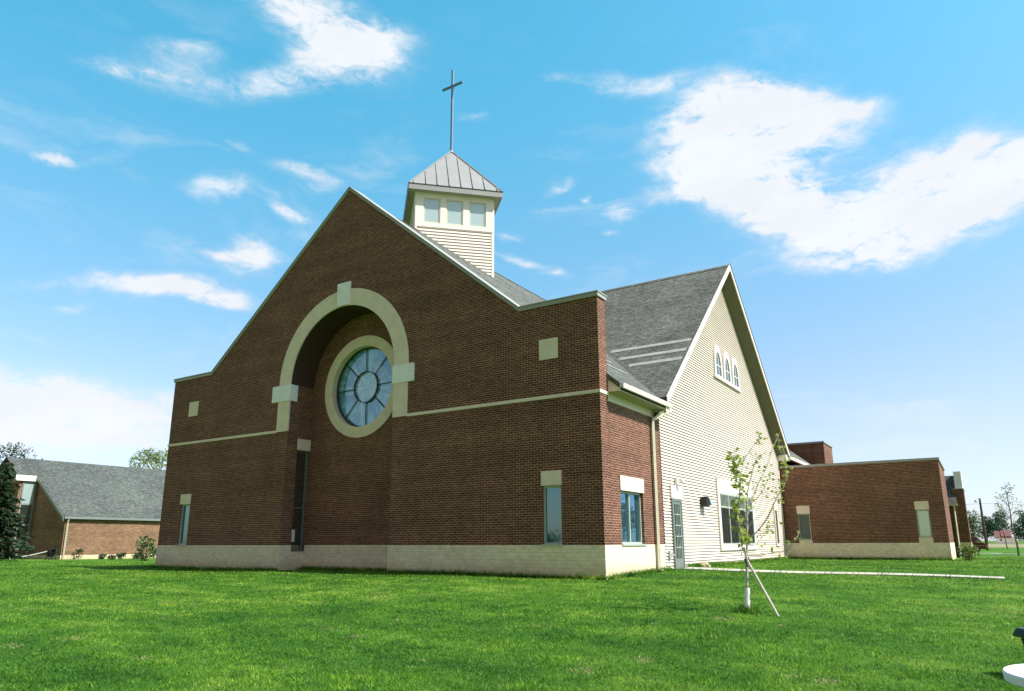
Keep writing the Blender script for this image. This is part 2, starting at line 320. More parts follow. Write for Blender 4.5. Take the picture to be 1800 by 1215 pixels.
T.l(d, mx.inputs[1]); T.l(g.outputs[0], mx.inputs[2]); finish(T, mx.outputs[0]); M['rose'] = m

# ---------------------------------------------------------------- building helpers
XZ = (Vector((0, 0, 0)), Vector((1, 0, 0)), Vector((0, 0, 1)), Vector((0, 1, 0)))     # poly in x,z extruded along y
YZ = (Vector((0, 0, 0)), Vector((0, 1, 0)), Vector((0, 0, 1)), Vector((1, 0, 0)))     # poly in y,z extruded along x
XY = (Vector((0, 0, 0)), Vector((1, 0, 0)), Vector((0, 1, 0)), Vector((0, 0, 1)))
class MB:
    def __init__(s): s.v = []; s.f = []; s.tone = None
    def add(s, vs, fs):
        o = len(s.v); s.v += [tuple(v) for v in vs]; s.f += [tuple(i+o for i in f) for f in fs]; return s
    def box(s, x0, x1, y0, y1, z0, z1):
        v = [(x, y, z) for z in (z0, z1) for y in (y0, y1) for x in (x0, x1)]
        return s.add(v, [(0, 2, 3, 1), (4, 5, 7, 6), (0, 1, 5, 4), (2, 6, 7, 3), (0, 4, 6, 2), (1, 3, 7, 5)])
    def fbox(s, F, u0, u1, v0, v1, w0, w1):
        return s.prism(F, [(u0, v0), (u1, v0), (u1, v1), (u0, v1)], w0, w1)
    def prism(s, F, outer, w0, w1, holes=()):
        O, U, V, Wv = F
        loops = [list(outer)]+[list(h) for h in holes]
        tri = tessellate_polygon([[Vector((p[0], p[1], 0)) for p in lp] for lp in loops])
        flat = [p for lp in loops for p in lp]; n = len(flat)
        vs = [O+U*p[0]+V*p[1]+Wv*w0 for p in flat]+[O+U*p[0]+V*p[1]+Wv*w1 for p in flat]
        fs = [tuple(t) for t in tri]+[tuple(i+n for i in reversed(t)) for t in tri]
        o = 0
        for lp in loops:
            k = len(lp)
            for i in range(k):
                a, b = o+i, o+(i+1) % k
                fs.append((a, b, b+n, a+n))
            o += k
        return s.add(vs, fs)
    def tube(s, pts, rad, n=8, cap=True):
        pts = [Vector(p) for p in pts]; rad = rad if isinstance(rad, (list, tuple)) else [rad]*len(pts)
        o = len(s.v); ref = None
        for i, p in enumerate(pts):
            t = (pts[min(i+1, len(pts)-1)]-pts[max(i-1, 0)])
            t = t.normalized() if t.length > 1e-9 else Vector((0, 0, 1))
            if ref is None: ref = Vector((1, 0, 0)) if abs(t.x) < .8 else Vector((0, 1, 0))
            a = t.cross(ref).normalized(); b = t.cross(a).normalized()
            for k in range(n):
                q = 2*math.pi*k/n; s.v.append(tuple(p+(a*math.cos(q)+b*math.sin(q))*rad[i]))
        for i in range(len(pts)-1):
            for k in range(n):
                a0 = o+i*n+k; a1 = o+i*n+(k+1) % n
                s.f.append((a0, a1, a1+n, a0+n))
        if cap: s.f.append(tuple(o+k for k in range(n))[::-1]); s.f.append(tuple(o+(len(pts)-1)*n+k for k in range(n)))
        return s
    def lathe(s, c, prof, n=24):
        o = len(s.v)
        for r, z in prof:
            for k in range(n):
                q = 2*math.pi*k/n; s.v.append((c[0]+r*math.cos(q), c[1]+r*math.sin(q), c[2]+z))
        for i in range(len(prof)-1):
            for k in range(n):
                a0 = o+i*n+k; a1 = o+i*n+(k+1) % n; s.f.append((a0, a1, a1+n, a0+n))
        s.f.append(tuple(o+k for k in range(n))[::-1]); s.f.append(tuple(o+(len(prof)-1)*n+k for k in range(n)))
        return s
    def build(s, name, mat, parent=None, loc=None, smooth=False, recalc=True, bevel=0):
        off = root_loc(parent) if parent else Vector(loc or (0, 0, 0))
        me = bpy.data.meshes.new(name)
        me.from_pydata([(v[0]-off.x, v[1]-off.y, v[2]-off.z) for v in s.v], [], s.f); me.update()
        if recalc:
            b = bmesh.new(); b.from_mesh(me); bmesh.ops.recalc_face_normals(b, faces=b.faces); b.to_mesh(me); b.free()
        if s.tone is not None:
            at = me.attributes.new('tone', 'FLOAT', 'FACE'); at.data.foreach_set('value', np.asarray(s.tone, dtype=np.float32))
        if smooth: me.polygons.foreach_set('use_smooth', [True]*len(me.polygons))
        me.materials.append(M[mat])
        o = bpy.data.objects.new(name, me); C.objects.link(o)
        if parent: o.parent = parent
        else: o.location = off
        if bevel:
            bv = o.modifiers.new('bevel', 'BEVEL'); bv.width = bevel; bv.segments = 2; bv.limit_method = 'ANGLE'
        return o
LOC = {}
def root_loc(o):
    while o.parent: o = o.parent
    return Vector(o.location)
def tag(o, label, cat, group=None, kind=None):
    if label: o['label'] = label
    if cat: o['category'] = cat
    if group: o['group'] = group
    if kind: o['kind'] = kind
    return o
def thing(name, label, cat, loc, group=None):
    o = bpy.data.objects.new(name, None); C.objects.link(o); o.location = loc; o.empty_display_size = .3
    return tag(o, label, cat, group)
def arc(cx, cz, r, a0, a1, n=40):
    return [(cx+r*math.cos(R(a0+(a1-a0)*i/n)), cz+r*math.sin(R(a0+(a1-a0)*i/n))) for i in range(n+1)]
def circ(cx, cz, r, n=72): return arc(cx, cz, r, 0, 360*(n-1)/n, n-1)
def rect(a, b, c, d): return [(a, c), (b, c), (b, d), (a, d)]
def lerp(v, t):
    return float(np.interp(v, [p[0] for p in t], [p[1] for p in t]))
GT = [(-60, -1.8), (-5, -1.6), (0, -1.525), (19, -.885), (24, -.775), (36, -.78), (45, -.86), (60, -.97), (100, -1.0), (160, -.85), (230, -.45), (400, -.4), (5000, -.4)]
GX, GY = np.array([p[0] for p in GT]), np.array([p[1] for p in GT])
def gz_np(x, y):
    dep = (x-CAM.x)*(-math.sin(YAW))+(y-CAM.y)*math.cos(YAW)
    h = np.interp(dep, GX, GY)
    lat = -.15*np.clip(-x/18, 0, 1)*np.clip((38+x)/10, 0, 1)*np.clip((30-y)/10, 0, 1)
    und = .015*np.sin(x*.9+y*.35)+.012*np.sin(y*.8-x*.3+1.3)
    return h+lat+und*np.clip((45-np.hypot(x-CAM.x, y-CAM.y))/20, 0, 1)
def gz(x, y): return float(gz_np(np.float64(x), np.float64(y)))

# ================================================================ the setting
GRD = MB()
rs = [0.0]+list(np.geomspace(1.2, 3500, 150)); NS = 200
ang = np.linspace(0, 2*np.pi, NS, endpoint=False)
xs = CAM.x+np.outer(rs[1:], np.cos(ang)); ys = CAM.y+np.outer(rs[1:], np.sin(ang)); zs = gz_np(xs, ys)
GRD.v = [(CAM.x, CAM.y, gz(CAM.x, CAM.y))]+list(zip(xs.ravel(), ys.ravel(), zs.ravel()))
for k in range(NS): GRD.f.append((0, 1+k, 1+(k+1) % NS))
for i in range(len(rs)-2):
    for k in range(NS):
        a = 1+i*NS+k; b = 1+i*NS+(k+1) % NS; GRD.f.append((a, b, b+NS, a+NS))
g = GRD.build('lawn', 'lawn', smooth=True); g['kind'] = 'structure'
def sheet(name, mat, x0, x1, y0, y1, nx, ny, dz, thick=0.0, kind='structure'):
    b = MB(); X = np.linspace(x0, x1, nx+1); Y = np.linspace(y0, y1, ny+1)
    for y in Y:
        for x in X: b.v.append((x, y, gz(x, y)+dz))
    for j in range(ny):
        for i in range(nx):
            a = j*(nx+1)+i; b.f.append((a, a+1, a+nx+2, a+nx+1))
    if thick:
        top = len(b.v); b.v += [(x, y, z-thick) for x, y, z in b.v]
        ring = list(range(nx+1))+[j*(nx+1)+nx for j in range(1, ny+1)]+[ny*(nx+1)+i for i in range(nx-1, -1, -1)]+[j*(nx+1) for j in range(ny-1, 0, -1)]
        for i, a in enumerate(ring):
            c = ring[(i+1) % len(ring)]; b.f.append((a, a+top, c+top, c))
    o = b.build(name, mat); o['kind'] = kind; return o
sheet('dry_field', 'field', -60, 160, 120, 226, 60, 40, .03)
sheet('footpath', 'path', .15, 8.7, 5.2, 6.1, 24, 3, .035, .2)
sheet('far_pavement', 'concrete', 8.75, 40, 47.6, 49.0, 20, 2, .05, .2)
sheet('driveway', 'concrete', 3.0, 9.6, 55.5, 57.0, 8, 2, .04)

# ================================================================ the church
HW = 20.405; MX = -HW/2
church = thing('church', 'dark brick church with a gabled front, round window and cream siding transept', 'church', (0, 0, -.87))
ZT, ZA, NX = 6.905, 13.15, 2.61
arch = [(MX-2.604, 0), (MX-2.604, 5.9)]+arc(MX, 5.913, 2.604, 179.5, .5, 48)+[(MX+2.604, 5.9), (MX+2.604, 0)]
outer = [(-HW, 0)]+arch+[(0, 0), (0, ZT), (-NX, ZT), (MX, ZA), (-HW+NX, ZT), (-HW, ZT)]
WL, WR = (-19.07, -18.43), (-1.885, -1.275)
fac = MB().prism(XZ, outer, 0, .5, [rect(*WL, .012, 1.62), rect(*WR, .012, 1.62)]).build('facade_wall', 'brick', church)
b = MB()
b.box(-HW-.015, MX-2.589, -.015, .5, -1.5, 0); b.box(MX+2.589, .015, -.015, .5, -1.5, 0)
b.box(MX-3.0, MX-2.589, .5, 1.10, -1.5, -.19); b.box(MX-2.589, MX+2.589, 1.103, 1.4, -1.5, 0)
b.build('stone_base', 'stone', church)
MB().box(-HW-.025, MX-3.222, -.03, .02, 4.097, 4.197).build('string_course', 'cast', church)
MB().box(MX+3.222, .025, -.03, .525, 4.097, 4.197).build('string_course', 'cast', church)
# recess behind the arch
b = MB(); b.prism(XZ, rect(MX-2.604, MX+2.604, 0, 8.6), 1.118, 1.42, [circ(MX-.015, 5.725, 1.90)])
b.box(MX-3.0, MX-2.604, .5, 1.118, 3.90, 5.9); b.box(MX+2.604, MX+3.0, .5, 1.118, 0, 5.9)
b.box(MX-3.0, MX-2.604, 1.118, 1.3, -.19, 3.9)
b.build('entrance_recess', 'brick', church)
ring = arc(MX, 5.913, 2.590, 180, 0, 48); ring = [(MX-2.590, 5.9)]+ring+[(MX+2.590, 5.9), (MX+2.8, 5.9)]+arc(MX, 5.913, 2.8, 0, 180, 48)+[(MX-2.8, 5.9)]
inner = arc(MX, 5.913, 2.600, 180, 0, 48)
b = MB(); b.prism(XZ, [(MX-2.590, 5.9)]+arc(MX, 5.913, 2.590, 180, 0, 48)+[(MX+2.590, 5.9), (MX+2.602, 5.9)]+arc(MX, 5.913, 2.602, 0, 180, 48)+[(MX-2.602, 5.9)], .012, .5)
b.prism(XZ, ring, .5, 1.115)
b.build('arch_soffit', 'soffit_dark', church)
# arch surround
arc_o = [(MX-3.223, 4.12), (MX-2.596, 4.12), (MX-2.596, 5.9)]+arc(MX, 5.913, 2.596, 179.5, .5, 56)+[(MX+2.596, 5.9), (MX+2.596, 4.12), (MX+3.223, 4.12), (MX+3.223, 5.9)]+arc(MX, 5.913, 3.223, .5, 179.5, 64)+[(MX-3.223, 5.9)]
sur = MB().prism(XZ, arc_o, -.035, .03).build('arch_surround', 'cast', church)
MB().prism(XZ, [(MX-.30, 8.525), (MX+.30, 8.525), (MX+.325, 9.40), (MX-.325, 9.40)], -.07, .02).build('keystone', 'white_stone', sur)
MB().box(MX-3.57, MX-2.55, -.06, .3, 5.27, 5.89).build('impost_block', 'white_stone', sur)
MB().box(MX+2.55, MX+3.48, -.06, .3, 5.27, 5.89).build('impost_block', 'white_stone', sur)
for x0 in (-19.16, -1.925): MB().box(x0, x0+.63, -.02, .05, 5.27, 5.89).build('accent_block', 'cast', fac)
# two narrow front windows
def frame_rect(b, F, u0, u1, v0, v1, t, w0, w1, mu=(), mv=(), mt=None):
    mt = mt or t*.7
    b.fbox(F, u0, u0+t, v0, v1, w0, w1); b.fbox(F, u1-t, u1, v0, v1, w0, w1)
    b.fbox(F, u0+t, u1-t, v0, v0+t, w0, w1-.002); b.fbox(F, u0+t, u1-t, v1-t, v1, w0, w1-.002)
    for m_ in mu: b.fbox(F, m_-mt/2, m_+mt/2, v0+t, v1-t, w0+.004, w1-.006)
    for m_ in mv: b.fbox(F, u0+t, u1-t, m_-mt/2, m_+mt/2, w0+.006, w1-.009)
XZr = (Vector((0, 0, 0)), Vector((1, 0, 0)), Vector((0, 0, 1)), Vector((0, -1, 0)))   # w towards the viewer (-y)
for (x0, x1) in (WL, WR):
    b = MB(); frame_rect(b, XZr, x0, x1, .012, 1.62, .055, -.16, -.07)
    wn = b.build('front_window', 'frame_pale', church)
    MB().fbox(XZr, x0+.05, x1-.05, .06, 1.57, -.135, -.12).build('pane', 'glass_blue', wn)
    MB().box(x0-.02, x1+.02, -.03, .2, 1.622, 2.03).build('lintel', 'cast', wn)
    MB().box(x0-.03, x1+.03, -.045, .12, -.03, .02).build('sill', 'frame_pale', wn)
# rose window
RC = (MX-.015, 5.725)
b = MB(); fr = MB()
def annulus(b, F, c, r0, r1, w0, w1, n=72):
    b.prism(F, circ(*c, r1, n), w0, w1, [circ(*c, r0, n)])
annulus(fr, XZ, RC, 1.47, 1.53, 1.30, 1.40); annulus(fr, XZ, RC, .582, .598, 1.28, 1.36, 48)
for k in range(8):
    a = R(45*k+90+2); p0 = (RC[0]+.60*math.cos(a), RC[1]+.60*math.sin(a)); p1 = (RC[0]+1.47*math.cos(a), RC[1]+1.47*math.sin(a))
    n_ = (-math.sin(a)*.009, math.cos(a)*.009)
    fr.prism(XZ, [(p0[0]-n_[0], p0[1]-n_[1]), (p1[0]-n_[0], p1[1]-n_[1]), (p1[0]+n_[0], p1[1]+n_[1]), (p0[0]+n_[0], p0[1]+n_[1])], 1.32, 1.35)
rose = fr.build('rose_window', 'dark_metal', church)
b = MB(); annulus(b, XZ, RC, 1.525, 1.922, 1.085, 1.41); b.build('stone_ring', 'cast', rose)
MB().prism(XZ, circ(*RC, 1.50), 1.37, 1.385).build('pane', 'rose', rose)
# tall window in the left cheek of the recess
YZl = (Vector((MX-2.604, 0, 0)), Vector((0, 1, 0)), Vector((0, 0, 1)), Vector((1, 0, 0)))
b = MB(); frame_rect(b, YZl, .502, 1.10, -.19, 3.48, .05, -.17, -.09, mv=(1.35,))
tw = b.build('tall_window', 'frame', church)
MB().fbox(YZl, .54, 1.06, -.15, 3.44, -.14, -.125).build('pane', 'glass', tw)
MB().fbox(YZl, .485, 1.112, 3.482, 3.9, -.3, .02).build('lintel', 'cast', tw)
MB().fbox(YZl, .50, 1.112, -.23, -.19, -.2, .04).build('sill', 'frame', tw)
MB().fbox(YZl, .56, .74, .12, .55, -.124, -.115).build('paper_notice', 'white', tw)
# coping following the parapet
def coping(path, y0, y1, h0, h1, name, par):
    b = MB(); lo = [(x, z+h0) for x, z in path]; hi = [(x, z+h1) for x, z in path]
    b.prism(XZ, lo+hi[::-1], y0, y1); return b.build(name, 'coping', par)
pth = [(-HW-.04, ZT), (-HW+NX, ZT), (MX, ZA), (-NX, ZT), (.04, ZT)]
cp = coping(pth, -.045, .55, .002, .115, 'coping', church)
coping([(-HW-.06, ZT), (-HW+NX, ZT), (MX, ZA), (-NX, ZT), (.06, ZT)], -.065, .57, .118, .15, 'drip_edge', cp)
# flank wall of brick
SX = -.06
sw = MB().prism(YZ, rect(.5, 4.45, 0, 4.3), SX-.3, SX, [rect(1.24, 2.85, .012, 1.5)]).build('side_wall', 'brick', church)
MB().box(SX-.3, SX+.013, .5, 4.45, -1.5, 0).build('side_base', 'stone', church)
b = MB(); frame_rect(b, YZ, 1.24, 2.85, .012, 1.5, .06, SX-.18, SX-.08, mu=(2.02,), mt=.06)
wn = b.build('side_window', 'frame_pale', church)
MB().fbox(YZ, 1.28, 2.81, .05, 1.46, SX-.15, SX-.14).build('pane', 'glass_blue', wn)
MB().fbox(YZ, 1.21, 2.90, 1.502, 1.92, SX-.2, SX+.03).build('lintel', 'cast', wn)
MB().fbox(YZ, 1.2, 2.89, -.03, .018, SX-.1, SX+.045).build('sill', 'frame_pale', wn)
# remaining walls of the nave (seen only from the side)
b = MB(); b.box(-HW+.1, -HW+.4, .5, 29.8, -1.5, 4.4)
b.prism(XZ, [(-HW+.4, -1.5), (-.4, -1.5), (-.4, 4.2), (MX, 12.7), (-HW+.4, 4.2)], 29.5, 29.8)
b.build('nave_wall', 'brick', church)
# roofs
RZ, RS = 13.067, .816
def chev(c, z, s, hl, hr, t):
    return [(c-hl, z-s*hl), (c, z), (c+hr, z-s*hr), (c+hr, z-s*hr-t), (c, z-t), (c-hl, z-s*hl-t)]
nb_ = MB(); nb_.prism(XZ, chev(MX, RZ, RS, 10.4, 10.60, .16), .45, 4.36)
nb_.prism(XZ, chev(MX, RZ, RS, 10.4, 9.75, .16), 4.36, 20.95); nb_.prism(XZ, chev(MX, RZ, RS, 10.4, 10.60, .16), 20.95, 30)
nave = nb_.build('nave_roof', 'shingle', church)
MB().box(MX+10.57, MX+10.70, 21.4, 29.9, 4.25, 4.41).build('rear_gutter', 'trim', nave)
MB().prism(XZ, [(MX-.16, RZ-.10), (MX, RZ+.025), (MX+.16, RZ-.10), (MX, RZ-.02)], .5, 30).build('ridge_cap', 'shingle', nave)
YG, ZG, GS, OX = 12.63, 12.035, .855, .46
tr = MB().prism(YZ, chev(YG, ZG, GS, 8.70, 8.70, .16), -10, OX-.01).build('transept_roof', 'shingle', church)
MB().prism(YZ, [(YG-.17, ZG-.12), (YG, ZG+.03), (YG+.17, ZG-.12), (YG, ZG-.02)], -10, OX).build('ridge_cap', 'shingle', tr)
for y, xl in ((7.03, -2.85), (6.44, -2.25), (5.93, -1.65)):
    z = ZG-GS*(YG-y); MB().prism(YZ, [(y-.085, z-.06), (y-.08, z-.045), (y+.08, z+.092), (y+.09, z+.06)], xl, .33).build('snow_guard', 'strip', tr)
for x in (-2.2, -1.55, -1.0):
    z = RZ-RS*(x-MX); MB().prism(XZ, [(x+.05, z-.01), (x-.03, z+.06), (x-.05, z+.02)], .52, 4.3).build('snow_guard', 'strip', nave)
# valley flashing between the two roofs
va, vb = Vector((.22, 4.09, 4.60)), Vector((-8.9, 12.55, 12.0))
MB().tube([va, vb], .035, 4).build('valley_flashing', 'dark_metal', tr)
MB().prism(YZ, chev(YG, ZG+.02, GS, 8.72, 8.72, .25), OX-.008, OX+.03).build('bargeboard', 'trim', tr)
MB().prism(YZ, [(YG, ZG+.05), (YG+8.74, ZG+.05-GS*8.74), (YG+8.74, ZG-.01-GS*8.74), (YG, ZG-.01)], OX-.05, OX+.05).build('drip_edge', 'dark_metal', tr)
b = MB()
for sg in (-1, 1):
    pts = []
    for x, dz_ in ((OX-.01, -.22), (-.06, -.72)):
        pts += [(x, YG, ZG+dz_), (x, YG+sg*8.70, ZG+dz_-GS*8.70)]
    pts += [(p[0], p[1], p[2]+.03) for p in pts]
    b.add(pts, [(0, 1, 3, 2), (4, 6, 7, 5), (0, 4, 5, 1), (2, 3, 7, 6), (1, 5, 7, 3), (0, 2, 6, 4)])
b.build('soffit', 'soffit_baked_shade', tr)
for y in (3.98, 20.86): MB().box(-.02, .40, y, y+.48, 4.14, 4.42).build('eave_return', 'trim', tr)
# eave, gutter and downspout of the flank
EX = MX+10.60
b = MB(); b.box(SX, SX+.022, .53, 4.45, 3.96, 4.2); b.build('frieze', 'spout', sw)
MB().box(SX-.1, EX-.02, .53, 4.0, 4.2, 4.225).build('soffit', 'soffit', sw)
gu = MB(); gx = EX-.03
gu.prism(XZ, [(gx, 4.285), (gx+.09, 4.285), (gx+.12, 4.395), (gx+.115, 4.41), (gx+.085, 4.30), (gx+.01, 4.30), (gx+.01, 4.40), (gx, 4.40)], .53, 4.36)
gut = gu.build('gutter', 'trim', church)
for y0 in (.53, 4.35): MB().box(gx+.002, gx+.112, y0, y0+.012, 4.287, 4.40).build('gutter_end', 'trim', gut)
ds = MB(); dp = [(gx+.05, 4.15, 4.26), (gx+.05, 4.15, 4.15), (SX+.09, 3.72, 3.86), (SX+.09, 3.70, 3.6), (SX+.09, 3.66, -.72), (SX+.20, 3.64, -.80)]
ds.tube(dp, .062, 4); ds.build('downspout', 'spout', church)
zr_ = lambda x: RZ-RS*(x-MX)
MB().prism(XZ, [(.004, 4.2), (EX-.03, 4.2), (EX-.03, zr_(EX)-.0), (.004, zr_(0)-.01)], .503, .53).build('eave_cap', 'trim', church)
# siding of the transept gable
EXP = .1
def siding_face(b, F, span, z0, z1, e, p=.050):
    z = z0
    while z < z1:
        za, zb = z, min(z+e, z1); s0, s1 = span(za), span(zb)
        if s0 and s1:
            O, U, V, Wv = F
            def P(u, v, w_): return O+U*u+V*v+Wv*w_
            b.add([P(s0[0], za, p), P(s0[1], za, p), P(s1[1], zb, .002), P(s1[0], zb, .002), P(s0[0], za, 0), P(s0[1], za, 0)],
                  [(0, 1, 2, 3), (4, 5, 1, 0)])
        z += e
SF = (Vector((-.02, 0, 0)), Vector((0, 1, 0)), Vector((0, 0, 1)), Vector((1, 0, 0)))
SB = (Vector((-.066, 0, 0)), Vector((0, 1, 0)), Vector((0, 0, 1)), Vector((1, 0, 0)))
def gspan(z):
    h = min(8.2, (ZG-.655-z)/GS)
    return (YG-h, YG+h) if h > .02 else None
b = MB(); siding_face(b, SB, gspan, -.95, 11.36, EXP)
sd = b.build('gable_siding', 'siding', church, recalc=False)
MB().prism(YZ, [(YG-8.19, -1.2), (YG+8.19, -1.2), (YG+8.19, 4.2), (YG, 11.3), (YG-8.19, 4.2)], -.35, -.068).build('gable_backing', 'siding', sd)
MB().box(-.3, -.012, YG+8.19, YG+8.35, -1.2, 4.4).build('corner_board', 'trim', sd)
# lancets
def lancet(c, w_, zb, zs, zt, n=10):
    L = [(c-w_, zb), (c+w_, zb), (c+w_, zs)]
    L += [(c+w_*math.cos(t*math.pi/2)**.8, zs+(zt-zs)*math.sin(t*math.pi/2)**1.15) for t in [i/n for i in range(1, n)]]
    L += [(c, zt)]
    L += [(2*c-x, z) for x, z in L[2:-1][::-1]]
    return L
lc = (11.38, 12.655, 13.93)
for c_ in lc:
    b = MB(); b.prism(SF, lancet(c_, .50, 6.74, 7.15, 8.10), .0, .055, [lancet(c_, .355, 6.80, 7.15, 7.82)])
    b.fbox(SF, c_-.018, c_+.018, 6.80, 7.80, .015, .045); b.fbox(SF, c_-.36, c_+.36, 7.21, 7.245, .015, .043)
    ln = b.build('lancet_window', 'trim', church)
    MB().prism(SF, lancet(c_, .36, 6.79, 7.15, 7.83), .021, .028).build('pane', 'glass', ln)
MB().fbox(SF, 10.76, 14.55, 6.64, 6.738, 0, .075).build('lancet_sill', 'trim', church)
# large window
b = MB(); b.prism(SF, rect(10.07, 15.26, -.25, 2.5), 0, .05, [rect(10.27, 15.0, -.04, 1.93)])
bw = b.build('large_window', 'trim', church)
b = MB(); frame_rect(b, SF, 10.272, 14.998, -.038, 1.928, .06, .012, .048, mu=(11.45, 12.63, 13.82), mv=(1.40,), mt=.07)
b.build('frame', 'frame_pale', bw)
MB().fbox(SF, 10.3, 14.97, -.01, 1.9, .021, .026).build('pane', 'glass', bw)
for q in range(4):
    b = MB(); b.fbox(SF, 10.36+q*1.182, 11.38+q*1.182, 1.85, 1.872, .0265, .030)
    for i in range(7): y = 10.40+q*1.182+i*.157; b.fbox(SF, y-.02, y+.02, 1.44, 1.85, .0265, .030)
    b.build('blind', 'frame_pale', bw)
b = MB(); b.prism(SF, rect(19.0, 19.6, -.13, 1.68), 0, .05, [rect(19.1, 19.5, -.02, 1.57)])
b.fbox(SF, 18.97, 19.63, 1.682, 1.92, 0, .055)
sm = b.build('small_window', 'trim', church)
MB().fbox(SF, 19.08, 19.52, -.04, 1.59, .021, .026).build('pane', 'glass', sm)
# door with its grille
b = MB(); b.prism(SF, rect(5.08, 5.98, -.80, 1.46), 0, .05, [rect(5.16, 5.90, -.80, 1.38)])
door = b.build('door', 'frame', church)
b = MB(); b.prism(SF, rect(5.165, 5.895, -.795, 1.375), .0, .035, [rect(5.25, 5.76, -.45, 1.28)]); b.build('leaf', 'frame', door)
MB().fbox(SF, 5.24, 5.77, -.46, 1.29, .021, .025).build('pane', 'glass', door)
b = MB()
for z in (-.10, .25, .6, .95): b.fbox(SF, 5.25, 5.76, z-.012, z+.012, .026, .045)
for y in (5.38, 5.51, 5.64): b.fbox(SF, y-.008, y+.008, -.45, 1.28, .026, .042)
b.build('grille', 'frame_pale', door)
MB().tube([(.02, 5.82, .25), (.09, 5.82, .25), (.09, 5.70, .25)], .018, 8).build('handle', 'guard', door)
MB().fbox(SF, 5.06, 6.06, 1.465, 1.90, 0, .05).build('header', 'trim', door)
b = MB(); b.box(0, .08, 5.50, 5.66, 1.92, 2.16); b.box(.08, .22, 5.56, 5.62, 2.03, 2.08); b.box(.18, .26, 5.54, 5.70, 2.0, 2.07)
b.build('door_sensor', 'white', church)
b = MB(); b.box(0, .22, 8.02, 8.34, 1.30, 1.66); wl = b.build('wall_lamp', 'black', church, bevel=.02)
MB().prism(XZ, [(.03, 1.33), (.30, 1.36), (.24, 1.56), (.03, 1.62)], 8.345, 8.50).build('lamp_lens', 'glass_pale', wl)
b = MB(); b.box(-.02, .05, 4.60, 4.80, -.42, -.20); b.tube([(.05, 4.7, -.30), (.13, 4.7, -.30), (.14, 4.7, -.36)], .02, 8); b.build('hose_tap', 'guard', church)

# cupola: square tower set at 45 degrees on the ridge
YT = 6.158; HD = 2.41; S2 = math.sqrt(.5)
def tface(k, hd):
    dirs = [Vector((0, -1, 0)), Vector((1, 0, 0)), Vector((0, 1, 0)), Vector((-1, 0, 0))]
    a, c_ = dirs[k], dirs[(k+1) % 4]; O = Vector((MX, YT, 0))+a*hd; U = (c_-a).normalized(); n_ = (a+c_).normalized()
    return (O, U, Vector((0, 0, 1)), n_)
LT = HD/S2
b = MB(); q = HD-.07
b.prism(XY, [(MX, YT-q), (MX+q, YT), (MX, YT+q), (MX-q, YT)], 9.6, 14.8)
cup = b.build('cupola', 'trim', church)
b = MB()
for k in range(4): siding_face(b, tface(k, HD-.03), lambda z: (.06, LT-.1), 9.7, 13.17, .137, .04)
b.build('cupola_siding', 'siding', cup, recalc=False)
for k in range(4):
    F, F2 = tface(k, HD), tface((k+1) % 4, HD); b = MB()
    b.fbox(F, LT-.09, LT, 9.7, 13.165, -.05, .018); b.fbox(F2, -.0, .09, 9.7, 13.165, -.05, .02)
    b.build('corner_board', 'trim', cup)
wins = ((.35, 1.07), (1.335, 2.06), (2.32, 3.06))
b = MB()
for k in range(4):
    F = tface(k, HD)
    b.prism(F, rect(0.0, LT, 13.17, 14.80), -.045, .025+.003*k, [rect(a, c_, 13.37, 14.52) for a, c_ in wins])
b.build('window_band', 'trim', cup)
for k in range(4):
    F = tface(k, HD)
    for a, c_ in wins:
        b = MB(); frame_rect(b, F, a+.002, c_-.002, 13.372, 14.518, .05, -.04, .0); wnd = b.build('cupola_window', 'spout', cup)
        b = MB(); b.fbox(F, a+.03, c_-.03, 13.40, 14.49, -.035, -.027)
        b.build('cupola_pane', 'glass_pale', cup)
RD = 2.853; ZE, ZP = 14.985, 17.874
b = MB(); b.v = [(MX, YT-RD, ZE), (MX+RD, YT, ZE), (MX, YT+RD, ZE), (MX-RD, YT, ZE), (MX, YT, ZP)]
b.f = [(0, 1, 4), (1, 2, 4), (2, 3, 4), (3, 0, 4), (3, 2, 1, 0)]
b.build('cupola_roof', 'seam', cup)
b = MB(); LR = RD/S2
for k in range(4):
    O, U, V, n_ = tface(k, RD)
    for s in (.20, .73, 1.22, 1.74, 2.25, 2.76, 3.29, 3.82):
        t = min(s, LR-s)/(LR/2); e = O+U*s+V*ZE; top = e-n_*(LR/2*t)+V*((ZP-ZE)*t)
        nn = (n_*(ZP-ZE)+V*(LR/2)).normalized()
        b.tube([e+nn*.012+n_*.03, top+nn*.012], .022, 4)
b.build('standing_seam', 'grey', cup)
b = MB()
for k in range(4):
    O, U, V, n_ = tface(k, RD); e = O+V*(ZE+.01); b.tube([e, Vector((MX, YT, ZP+.02))], .04, 6)
b.lathe((MX, YT, ZP-.1), ((.12, 0), (.09, .1), (.06, .16)), 10)
b.build('hip_cap', 'seam', cup)
b = MB(); o_, i_ = RD+.02, RD-.06
sq = lambda r_: [(MX, YT-r_), (MX+r_, YT), (MX, YT+r_), (MX-r_, YT)]
b.prism(XY, sq(o_), 14.72, 14.975, [sq(i_)]); b.build('fascia', 'seam', cup)
b = MB(); b.prism(XY, sq(o_+.03), 14.968, 14.99, [sq(i_)]); b.build('drip_edge', 'dark_metal', cup)
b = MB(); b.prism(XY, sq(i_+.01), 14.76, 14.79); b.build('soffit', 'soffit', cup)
b = MB(); b.box(MX-.047, MX+.047, YT-.047, YT+.047, 17.8, 22.22); b.box(MX-.60, MX-.047, YT-.043, YT+.043, 21.30, 21.40); b.box(MX+.047, MX+.60, YT-.043, YT+.043, 21.30, 21.40)
b.build('cross', 'cross', church, bevel=.008)

